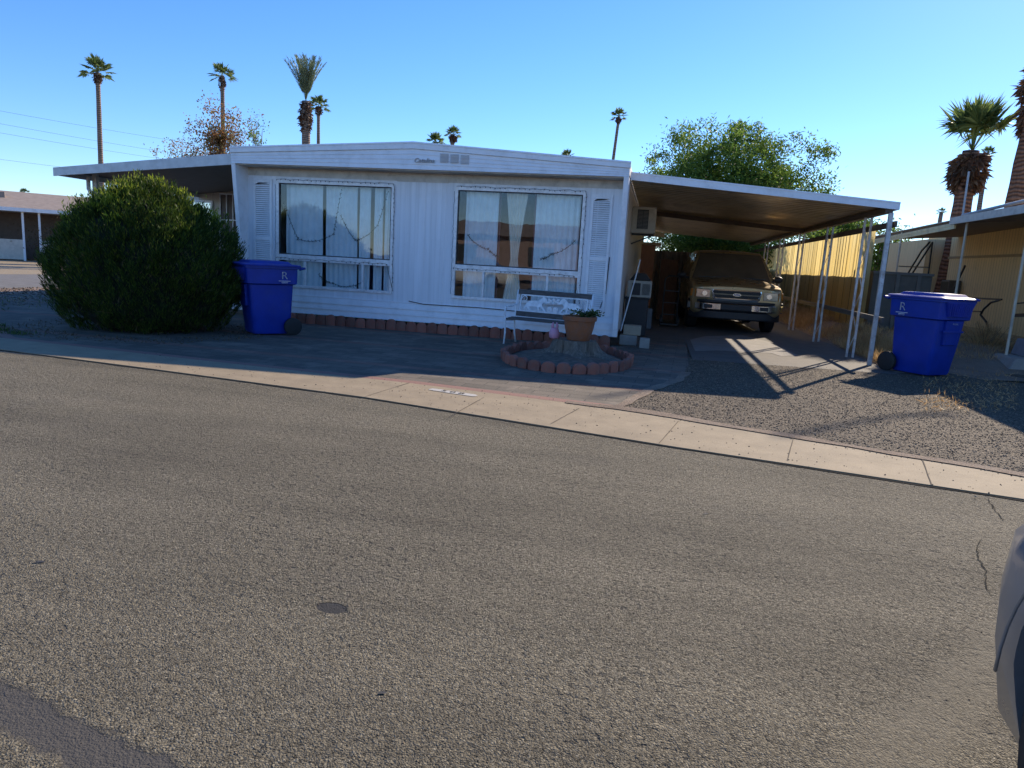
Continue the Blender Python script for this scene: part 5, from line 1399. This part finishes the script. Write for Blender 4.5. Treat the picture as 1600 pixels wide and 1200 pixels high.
ff.hexa([(XE-.07, 17.85, 2.885), (XE+.05, 17.85, 2.885), (XE+.05, 24.5, 2.765), (XE-.07, 24.5, 2.765)], [(XE-.07, 17.85, 2.905), (XE+.05, 17.85, 2.905), (XE+.05, 24.5, 2.785), (XE-.07, 24.5, 2.785)])
ff.build('fascia', simple('grey_fascia', (.52, .50, .45), .6, dirt=.4), **N)
simple('cream_post', (.60, .54, .42), .6, dirt=.4)
for y, zb_, x in ((21.5, 0, XE-.02), (17.3, 0, XE-.02), (14.6, .2, XE-.02)):
    b = MB(); b.tube([(x, y, zb_), (x, y, 2.8)], .026, 8); b.build('post', bpy.data.materials['cream_post'], **N)
b = MB(); b.box(XN-.35, XN-.02, 23.7, 24.3, 1.0, 1.6, .01); na = b.build('window_unit', simple('dark_unit', (.10, .09, .08), .6), **N)
b = MB()
for k in range(8): b.box(XN-.365, XN-.352, 23.75+k*.07, 23.785+k*.07, 1.05, 1.55)
b.build('grille', IRON, parent=na, world=True)
b = MB(); b.box(XN-.04, XN-.02, 14.9, 16.7, 2.52, 2.8); b.build('vent_window', simple('dark_window', (.05, .05, .05), .3), **N)
an_ = thing('roof_pipe_frame', 'thin grey pipe frame standing on the neighbour carport roof', 'pipe frame', (6.6, 17.2, 2.9))
b = MB()
p0 = atX(1506, 325, 6.6); p1 = atX(1514, 268, 6.6); b.tube([(6.6, p0[1], 2.9), (6.6, p1[1], p1[2])], .022, 8)
b.tube([(6.6, p0[1], 3.0), (6.62, p0[1]-2.8, 3.08)], .035, 8); b.build('pipe', simple('galvanised_pipe', (.35, .36, .37), .5, .4), parent=an_, world=True)
# black bracket frame and handrails
fr = thing('steel_frame', 'black angle iron frame standing under the neighbour carport roof', 'frame', (7.6, 24, 0))
b = MB(); P = lambda x, y, X=7.2: atX(x, y, X)
for a, c_ in (((1417, 430), (1440, 392)), ((1440, 392), (1453, 378)), ((1425, 428), (1456, 380)), ((1457, 378), (1450, 432)), ((1405, 416), (1452, 418))): b.bar(P(*a), P(*c_), .035)
b.bar((7.2, P(1450, 432)[1], 0), P(1450, 432), .035); b.bar((7.2, P(1420, 430)[1], 0), P(1420, 430), .035)
b.build('angle_iron', IRON, parent=fr, world=True)
hr = thing('curved_handrail', 'rusty black curved handrail by the tan wall behind the right bin', 'handrail', (8.6, 20, 0))
b = MB(); P = lambda x, y, X=7.8: atX(x, y, X)
b.bar(P(1505, 465), P(1565, 468), .04); b.tube([P(1562, 469), P(1548, 473), P(1537, 483), P(1532, 492), P(1541, 503), P(1545, 515)], .025, 8); b.bar(P(1505, 486), P(1532, 487), .03); b.bar(P(1491, 450), P(1508, 415), .04)
q = P(1545, 515); b.bar((q[0], q[1], 0), q, .03)
b.build('rail', IRON, parent=hr, world=True)
hr = thing('low_rail', 'short black rail crossing the right edge behind the last cream post', 'rail', (9.2, 19.3, 0))
b = MB(); P = lambda x, y, X=7.8: atX(x, y, X)
b.bar(P(1586, 493), P(1625, 491), .07); b.tube([P(1590, 474), P(1600, 473), P(1618, 476)], .015, 6); q = P(1612, 492); b.bar((q[0], q[1], 0), (q[0], q[1], q[2]+.1), .04)
b.build('bar', IRON, parent=hr, world=True)
q = gr(1598, 582)
b = MB(); b.hexa([(q[0]-.25, q[1], 0), (q[0]+2.4, q[1]-.4, 0), (q[0]+2.4, q[1]+1.2, 0), (q[0]-.2, q[1]+1.0, 0)], [(q[0]-.1, q[1]+.08, .24), (q[0]+2.4, q[1]-.3, .26), (q[0]+2.4, q[1]+1.1, .26), (q[0]-.1, q[1]+.9, .24)]); o = b.build('concrete_footing', BLOCK, bev=.03); tag(o, 'rough pale concrete footing at the right edge beside the dry bush', 'concrete slab')
b = MB(); b.hexa([(q[0]+.15, q[1]+.35, .245), (q[0]+1.6, q[1]+.2, .245), (q[0]+1.6, q[1]+.8, .245), (q[0]+.15, q[1]+.9, .245)], [(q[0]+.2, q[1]+.4, .55), (q[0]+1.6, q[1]+.25, .56), (q[0]+1.6, q[1]+.75, .56), (q[0]+.2, q[1]+.85, .55)]); o = b.build('grey_block', simple('blue_grey_block', (.2, .21, .24), .8, bump=.3), bev=.015); tag(o, 'blue grey block resting on the concrete footing at the right edge', 'block')

# ------------------------------------------------------------------ home across the side street on the left
lc = gr(30, 407)
lh = thing('distant_home', 'low beige home with a shaded porch across the side street on the left', 'house', (lc[0], lc[1], 0), math.atan2(.70, .714))
b = MB(); b.box(-16, 16, 3.0, 9, 0, 2.6); b.build('wall', simple('far_wall_dark', (.16, .12, .10), .8), lh)
b = MB(); b.box(-16, .3, 0, .1, .05, 1.05); b.box(.95, 16, 0, .1, .05, 1.05); b.build('porch_wall', simple('far_cream', (.62, .57, .48), .8), lh)
b = MB(); b.hexa([(-16.5, -.4, 2.44), (16.5, -.4, 2.44), (16.5, 9.4, 2.44), (-16.5, 9.4, 2.44)], [(-16.5, -.4, 2.62), (16.5, -.4, 2.62), (16.5, 9.4, 2.62), (-16.5, 9.4, 2.62)]); b.build('eave', WHITE, lh)
b = MB(); b.hexa([(-16.3, -.2, 2.625), (16.3, -.2, 2.625), (16.3, 9.2, 2.625), (-16.3, 9.2, 2.625)], [(-16.3, 4.4, 3.6), (16.3, 4.4, 3.6), (16.3, 4.7, 3.6), (-16.3, 4.7, 3.6)])
b.box(-1.2, -.5, 2.3, 2.8, 3.1, 3.45); b.box(3.6, 4.3, 2.6, 2.9, 3.2, 3.42); b.build('roof', ROOF_FAR, lh)
for x in (-7, -3.5, .2, .9, 3.2, 6.0, 9.2):
    b = MB(); b.box(x, x+.1, -.05, .05, 0, 2.44); b.build('post', WHITE, lh)
rg = np.random.default_rng(21); P = rg.normal(size=(1500, 3))*[1.0, .5, .5]+[0, 0, .95]; P = P[P[:, 2] > .05]
fb = thing('leafy_shrub', 'small dark shrub growing in front of the distant porch on the left', 'shrub', (lc[0]+1.7, lc[1]+1.0, 0))
leaves('foliage', P, rg.normal(size=P.shape)+[0, 0, .4], .12, .05, LEAF_TWIG, fb, rg)
b = MB(); [b.tube([(0, 0, 0), (rnd.uniform(-.4, .4), rnd.uniform(-.2, .2), .7), (rnd.uniform(-.9, .9), rnd.uniform(-.4, .4), 1.4)], [.03, .02, .008], 5) for _ in range(7)]; b.build('stem', BARK, fb)

# ------------------------------------------------------------------ houses across the street (seen mirrored in the windows)
oh = thing('opposite_home', 'beige home across the street behind the camera, mirrored in the picture windows', 'house', (-5, -19, 0))
OW = dict(parent=oh, world=True)
b = MB(); b.box(-15, 6, -26, -19, .2, 2.9); b.build('wall', simple('opp_wall', (.34, .24, .20), .8), **OW)
b = MB(); b.hexa([(-15.5, -26.5, 2.9), (6.5, -26.5, 2.9), (6.5, -18.5, 2.9), (-15.5, -18.5, 2.9)], [(-15.5, -22.8, 3.9), (6.5, -22.8, 3.9), (6.5, -22.2, 3.9), (-15.5, -22.2, 3.9)]); b.build('roof', ROOF_FAR, **OW)
for x in (-13, -8, -2, 3):
    b = MB(); b.box(x, x+1.6, -19.0, -18.96, 1.2, 2.3); b.build('window', simple('opp_window', (.05, .06, .07), .1) if 'opp_window' not in bpy.data.materials else bpy.data.materials['opp_window'], **OW)
make_car('white car parked across the street behind the camera', (-11.5, -9.4, 0), R(90), PAINT_WHITE)

# ------------------------------------------------------------------ palms
def fan_palm(base, top_z, crown_r, trunk_r, label, seed, nf=26, skirt=0, lean=(0, 0), date=False, trunk_mat=None, blades=16, skirt_r=None, elr=(80, 105), cat='palm tree', name='fan_palm'):
    t = thing(name, label, cat, (base[0], base[1], 0)); rg = np.random.default_rng(seed); r = random.Random(seed)
    H = top_z
    b = MB(); P = []; rs = []
    for k in range(15):
        u = k/14; P.append((lean[0]*u**1.6+.04*math.sin(u*7+seed)*trunk_r*3, lean[1]*u**1.6, H*u)); rs.append(trunk_r*(1.25-.35*u if k else 1.5)*(1+.05*(k % 2)))
    b.tube(P, rs, 12); b.build('trunk', trunk_mat or PALMT, t, smooth=True)
    cx, cy = lean
    V = []; Fc = []
    def blade(p, d, L, w_, droop):
        d = Vector(d).normalized(); x = d.cross(Vector((r.uniform(-1, 1), r.uniform(-1, 1), r.uniform(-1, 1)))).normalized()*w_/2
        p = Vector(p); m_ = p+d*L*.55; e = p+d*L+Vector((0, 0, -droop*L)); o = len(V)
        V.extend([tuple(p-x*.4), tuple(p+x*.4), tuple(m_+x), tuple(m_-x), tuple(e)]); Fc.extend([(o, o+1, o+2, o+3), (o+3, o+2, o+4)])
    for k in range(nf):
        az = 2.39996*k+r.uniform(-.3, .3); u = k/nf
        el = R(elr[0]-elr[1]*u**1.15+r.uniform(-8, 8)) if not date else R(90-21*u+r.uniform(-4, 4))
        d = Vector((math.cos(az)*math.cos(el), math.sin(az)*math.cos(el), math.sin(el)))
        if not date:
            pet = crown_r*r.uniform(.42, .55); c0_ = Vector((cx, cy, H)); pe = c0_+d*pet+Vector((0, 0, -.04*pet))
            o = len(V); sx = d.cross(Vector((0, 0, 1))).normalized()*crown_r*.014
            V.extend([tuple(c0_-sx), tuple(c0_+sx), tuple(pe+sx), tuple(pe-sx)]); Fc.append((o, o+1, o+2, o+3))
            side = d.cross(Vector((0, 0, 1))).normalized(); upn = side.cross(d).normalized()
            tw = r.uniform(-.5, .5); s2 = side*math.cos(tw)+upn*math.sin(tw)
            for q in range(blades):
                a = R(-105+210*q/(blades-1)); dd = d*math.cos(a)+s2*math.sin(a)+upn*.10*abs(math.sin(a))
                blade(pe, dd, crown_r*r.uniform(.44, .60)*(1-.22*abs(a)/1.8), crown_r*.075*12/blades*1.3, .10+.18*abs(math.sin(a))*r.random())
        else:
            n = 16; L = crown_r*2.0*r.uniform(.85, 1.05); prev = Vector((cx, cy, H)); dd = d.copy()
            for q in range(n):
                nx_ = prev+dd*L/n; dd = (dd+Vector((math.cos(az)*.018, math.sin(az)*.018, -.008))).normalized()
                o = len(V); sx = dd.cross(Vector((0, 0, 1))).normalized()*.012*crown_r
                V.extend([tuple(prev-sx), tuple(prev+sx), tuple(nx_+sx), tuple(nx_-sx)]); Fc.append((o, o+1, o+2, o+3))
                if q > 2:
                    side = dd.cross(Vector((0, 0, 1))).normalized(); upn = side.cross(dd)
                    for s_ in (-1, 1):
                        for _ in range(3): blade(prev+dd*L/n*r.random(), dd*.85+side*s_*.55+upn*r.uniform(-.15, .3), crown_r*.30*(1-q/n*.4), crown_r*.022, 0.)
                prev = nx_
    me = bpy.data.meshes.new('crown'); me.from_pydata(V, [], Fc); me.update(); finish('crown', me, LEAF_DATE if date else LEAF_PALM, t)
    if skirt:
        V = []; Fc = []; sr = skirt_r or trunk_r*3
        n = int(60+skirt*90)
        for k in range(n):
            u = r.random(); z = H-.05-skirt*u; az = r.random()*2*PI; rr = sr*math.sin(PI*min(1, .12+u*.85))**.7*r.uniform(.45, 1)
            p = (cx*(z/H)**1.6+math.cos(az)*rr*.75, cy+math.sin(az)*rr*.75, z)
            for _ in range(4): blade(p, (math.cos(az)*r.uniform(.3, 1), math.sin(az)*r.uniform(.3, 1), r.uniform(-1.3, .2)), sr*r.uniform(.35, .65), sr*.16, .1)
        me = bpy.data.meshes.new('dead_skirt'); me.from_pydata(V, [], Fc); me.update(); finish('dead_skirt', me, LEAF_DEAD, t)
    return t
def place_palm(px, py_top, Y, label, seed, cr_px, tr_px, skirt_px=0, skirt_r_px=0, lean_px=0, **k):
    """px, py_top: where the top of the trunk is seen at depth Y"""
    p = at(px, py_top, Y); Z = Y*math.cos(YAW)-p[0]*math.sin(YAW); s = Z/F
    cam_lean = lean_px*s
    return fan_palm((p[0]-cam_lean, Y), p[2], cr_px*s, tr_px*s, label, seed, skirt=skirt_px*s, skirt_r=skirt_r_px*s, lean=(cam_lean, 0), **k)
place_palm(152, 113, 42, 'tall slender palm standing alone at far left above the awning', 1, 27, 3.3, 14, 7, nf=22)
place_palm(347, 118, 46, 'tall palm rising out of the bare reddish tree', 2, 22, 3.0, 20, 5.5, nf=18)
place_palm(478, 158, 40, 'feathery upright palm with thick shaggy trunk behind the roof', 3, 31, 6.0, 45, 11, date=True, nf=44, name='date_palm')
place_palm(498, 166, 55, 'small palm right beside the feathery upright palm', 4, 19, 2.4, 12, 6, nf=18)
place_palm(708, 210, 60, 'palm crown just clearing the roof peak, right of a grey green palm', 5, 15, 3.2, 10, 7, nf=20)
place_palm(680, 222, 52, 'grey green palm crown barely showing over the roof peak', 6, 17, 3, 0, 0, nf=26)
place_palm(967, 182, 60, 'thin leaning palm behind the right end of the roof', 7, 15, 2.2, 9, 5, lean_px=9, nf=18)
place_palm(886, 246, 75, 'palm crown tip peeking over the roof left of the thin leaning palm', 8, 14, 3, 0, 0, nf=18)
place_palm(38, 302, 80, 'short palm beyond the distant home on the left', 9, 9.5, 3.4, 0, 0, nf=16)
place_palm(1519, 236, 25.2, 'big fan palm with round brown skirt of dead fronds on the right', 10, 84, 12.5, 56, 29, lean_px=6, nf=19, blades=30, trunk_mat=PALMT_R, elr=(88, 46))
place_palm(1544, 240, 48, 'small palm peeking out right behind the big skirted palm', 11, 13, 3.2, 12, 6, nf=18)
place_palm(1471, 331, 70, 'tiny palm top showing above the neighbour carport roof', 12, 8, 3, 0, 0, nf=16)
place_palm(1423, 401, 70, 'dark distant palm seen under the neighbour carport roof', 13, 10, 3, 0, 0, nf=16)
place_palm(1634, 95, 24, 'thick red brown palm trunk cut by the right edge', 14, 40, 16.5, 105, 30, lean_px=0, nf=16, blades=20, trunk_mat=PALMT_R, elr=(88, 30))

# ------------------------------------------------------------------ broadleaf trees
def tree(base, h, crown_c, crown_r, label, seed, leafm, nclump, per, L, Wd, name='broadleaf_tree', trunk_r=.16, sparse=False, spread=.35):
    t = thing(name, label, 'tree', (base[0], base[1], 0)); rg = np.random.default_rng(seed); r = random.Random(seed)
    b = MB(); fork = Vector((0, 0, h*.28)); b.tube([(0, 0, 0), (.05, 0, h*.15), fork], [trunk_r*1.3, trunk_r, trunk_r*.9], 9)
    C = []
    while len(C) < nclump:
        v = rg.normal(size=3); v /= np.linalg.norm(v); q = rg.random()**(.45 if not sparse else .6)
        v = v*q; lump = 1+.18*math.sin(4*math.atan2(v[1], v[0])+seed)+.12*math.sin(7*v[2]+seed)
        C.append(np.array(crown_c)+v*np.array(crown_r)*lump)
    C = np.array(C)
    nl = 12 if not sparse else 26
    tips = []
    for k in range(nl):
        c = Vector(C[r.randrange(len(C))]); m_ = fork.lerp(c, .5)+Vector((r.uniform(-.3, .3), r.uniform(-.3, .3), r.uniform(0, .4)))
        b.tube([tuple(fork), tuple(m_), tuple(c)], [trunk_r*.55, trunk_r*.3, trunk_r*.08], 6)
        for _ in range(3 if not sparse else 5):
            e = Vector(C[r.randrange(len(C))]); s_ = m_.lerp(c, r.random())
            if (e-s_).length < max(crown_r)*(.9 if not sparse else .8): b.tube([tuple(s_), tuple(s_.lerp(e, .6)+Vector((0, 0, .1))), tuple(e)], [trunk_r*.16, trunk_r*.09, trunk_r*.03], 4)
    b.build('trunk', BARK, t, smooth=True)
    P = []; D = []
    for c in C:
        n = int(per*rg.uniform(.5, 1.4)); off = rg.normal(size=(n, 3))*spread*rg.uniform(.6, 1.2)*[1, 1, .8]
        P.append(c+off); D.append(rg.normal(size=(n, 3))+[0, 0, -.25])
    P = np.concatenate(P); D = np.concatenate(D)
    leaves('crown', P, D, rg.uniform(.6, 1.3, len(P))*L, rg.uniform(.7, 1.2, len(P))*Wd, leafm, t, rg)
    return t
def tree_at(px, py, Y, wpx, hpx, **k):
    p = at(px, py, Y); Z = Y*math.cos(YAW)-p[0]*math.sin(YAW); s = Z/F
    return tree((p[0], Y), p[2], (0, 0, p[2]), (wpx/2*s, wpx/2*s*.8, hpx/2*s), **k)
tree_at(1138, 308, 35, 272, 200, label='full green feathery tree towering behind the carport roof', seed=3, leafm=LEAF_TREE, nclump=760, per=110, L=.20, Wd=.06, trunk_r=.22, spread=.27)
tree_at(1120, 385, 33, 200, 70, label='low dark green foliage hanging behind the carport back fence', seed=8, leafm=LEAF_TREE, nclump=150, per=90, L=.22, Wd=.06, trunk_r=.12, spread=.33)
tree_at(345, 215, 33, 105, 118, label='bare reddish tree with sparse dry leaves behind the left awning', seed=5, leafm=LEAF_RED, nclump=150, per=34, L=.12, Wd=.07, sparse=True, trunk_r=.12, spread=.22)
tree_at(290, 236, 34, 95, 50, label='low leafless twiggy tree just above the left awning', seed=6, leafm=LEAF_RED, nclump=55, per=18, L=.11, Wd=.06, sparse=True, trunk_r=.08, spread=.2)
tree_at(402, 212, 33, 36, 46, label='small green sprig of a tree left of the feathery palm', seed=7, leafm=LEAF_TREE, nclump=16, per=18, L=.13, Wd=.07, sparse=True, trunk_r=.05, spread=.2)
tree_at(1385, 400, 44, 75, 85, label='pale green tree seen between carport and neighbour carport', seed=9, leafm=LEAF_TREE, nclump=110, per=60, L=.22, Wd=.09, trunk_r=.14, spread=.35)
tree_at(1305, 365, 44, 110, 60, label='green tree top showing over the yellow fence', seed=12, leafm=LEAF_TREE, nclump=120, per=70, L=.22, Wd=.08, trunk_r=.14, spread=.35)

# ------------------------------------------------------------------ dry grass and weeds
def blades(name, n, region, h, m, label, cat, seed, stuff=True, wd=.006, lean=.35):
    rg = np.random.default_rng(seed); P = []; 
    while len(P) < n:
        p = region(rg)
        if p is not None: P.append(p)
    P = np.array(P); D = rg.normal(size=(n, 3))*lean+[0, 0, 1]
    o = leaves(name, P, D, rg.uniform(.4, 1.2, n)*h, wd, m, None, rg)
    tag(o, label, cat)
    if stuff: o['kind'] = 'stuff'
    return o
def reg_g(rg):
    x = rg.uniform(3.98, 4.75); y = 13.6+14*rg.random()**1.5
    if math.sin(y*1.9+x*4)+math.sin(y*.8-x) < rg.uniform(-1.6, 1.3): return None
    return (x, y, yard_h(x, y))
blades('dry_grass', 16000, reg_g, .24, STRAW, 'dry straw coloured grass between the carport posts and yellow fence', 'grass', 3, lean=.5)
def reg_g2(rg):
    x = rg.uniform(4.9, 7.3); y = rg.uniform(14.5, 18)
    if rg.random() > .6: return None
    return (x, y, yard_h(x, y))
blades('straw_ground_cover', 5000, reg_g2, .14, STRAW, 'short dry straw in front of the grey block wall', 'grass', 4, lean=.8)
def dry_bush(px, py, w_, h, label, seed, n=2600):
    c = gr(px, py); rg = np.random.default_rng(seed)
    t = thing('dry_bush', label, 'bush', (c[0], c[1], 0))
    P = []; D = []
    for k in range(n):
        a = rg.random()*2*PI; e = rg.uniform(.15, 1.4); d = np.array([math.cos(a)*math.cos(e), math.sin(a)*math.cos(e)*.8, math.sin(e)]); u = rg.random()**.6
        P.append(d*[w_, w_, h]*u*.8+rg.normal(size=3)*.03); D.append(d+rg.normal(size=3)*.45)
    P = np.array(P); P[:, 2] = np.abs(P[:, 2])
    leaves('twigs', P, D, rg.uniform(.08, .28, n), .007, STRAW, t, rg)
    b = MB()
    for k in range(34):
        a = rnd.random()*2*PI; e = rnd.uniform(.3, 1.3); L = rnd.uniform(.7, 1.)
        d = (math.cos(a)*math.cos(e)*w_*L, math.sin(a)*math.cos(e)*w_*L, math.sin(e)*h*L); b.tube([(0, 0, 0), (d[0]*.5+rnd.uniform(-.05, .05), d[1]*.5, d[2]*.6), d], [.009, .006, .003], 4)
    b.build('stem', STUMP, t)
dry_bush(1535, 560, .75, .80, 'tangled dry straw bush between the right bin and the concrete footing', 31)
dry_bush(1580, 530, .6, .9, 'thin dry bush against the tan wall behind the concrete footing', 32, 1200)
def reg_w(rg):
    c = [(-9.35, 8.75), (-8.9, 8.55), (-9.9, 9.15)][rg.integers(3)]
    return (c[0]+rg.normal()*.14, c[1]+rg.normal()*.06, .0)
blades('green_weeds', 420, reg_w, .07, WEED, 'small green weeds at the foot of the round bush', 'weeds', 6, wd=.012, lean=.9)
def reg_l(rg):
    a = rg.random()*2*PI; q = rg.uniform(.8, 1.25); return (-8.05+1.6*q*math.cos(a), 10.1+1.4*q*math.sin(a), .01)
o = blades('bush_litter', 1800, reg_l, .05, LEAF_TWIG, 'brown needles and litter lying around the round bush', 'leaf litter', 7, wd=.012, lean=2.5)
def reg_d(rg):
    c = gr(1500+rg.uniform(-60, 90), 585+rg.uniform(-8, 60)); return (c[0], c[1], .012)
blades('dry_litter', 1300, reg_d, .08, STRAW, 'scattered straw and leaves on the gravel near the right bin', 'leaf litter', 8, wd=.008, lean=2.5)
def reg_y(rg):
    t_ = rg.uniform(-3, 4); u = rg.random(); return (-11.5-2.6*u+.2*t_+rg.normal()*.1, 11.9+1.6*u+.9*t_, 0.)
blades('yard_weeds', 500, reg_y, .10, WEED, 'low dark weeds in the shaded corner gravel on the left', 'weeds', 9, wd=.015, lean=.9)

# ------------------------------------------------------------------ power lines on the left, with the poles that carry them out of view
pl1 = thing('utility_pole', 'wooden utility pole standing out of view to the left', 'pole', (-75, 60, 0))
b = MB(); b.tube([(0, 0, 0), (0, 0, 16)], [.2, .13], 10); b.build('pole', BARK, pl1)
b = MB(); b.bar((-1.2, 0, 14.8), (1.2, 0, 14.8), .12); b.bar((-1.2, 0, 13), (1.2, 0, 13), .12); b.build('crossarm', BARK, pl1)
for i, (ya, yb_) in enumerate([(170, 216), (190, 236), (205, 246), (249, 270)]):
    a = at(-60, ya-8, 60); c_ = at(400, yb_+22, 95); b = MB(); P = []
    for k in range(21): u = k/20; P.append((a[0]+(c_[0]-a[0])*u, a[1]+(c_[1]-a[1])*u, a[2]+(c_[2]-a[2])*u-1.2*4*u*(1-u)*.2))
    b.tube(P, .012, 5); o = b.build('power_line', WIRE)
    tag(o, ['topmost thin power line crossing the sky on the left', 'second power line from the top on the left', 'third power line from the top on the left', 'lowest thin power line just above the awning corner'][i], 'power line')
# service cables high overhead: they throw the thin shadow lines on the drive
def overhead(pa, pb, h, r_, label):
    sx = math.sin(SUN_AZ)/math.tan(SUN_EL); sy = math.cos(SUN_AZ)/math.tan(SUN_EL)
    A = gr(*pa); B_ = gr(*pb); b = MB(); P = []
    for k in range(0, 12):
        u = k/10; P.append((A[0]+(B_[0]-A[0])*u+sx*h, A[1]+(B_[1]-A[1])*u+sy*h, h-.3*(1-(2*u-1)**2)))
    b.tube(P, r_, 6); o = b.build('overhead_cable', WIRE); tag(o, label, 'cable')
overhead((1215, 685), (1480, 648), 12.5, .05, 'overhead cable whose thin shadow crosses the gravel towards the right')
overhead((930, 622), (1260, 577), 12.8, .05, 'overhead cable whose thin shadow crosses the pavers and drive')
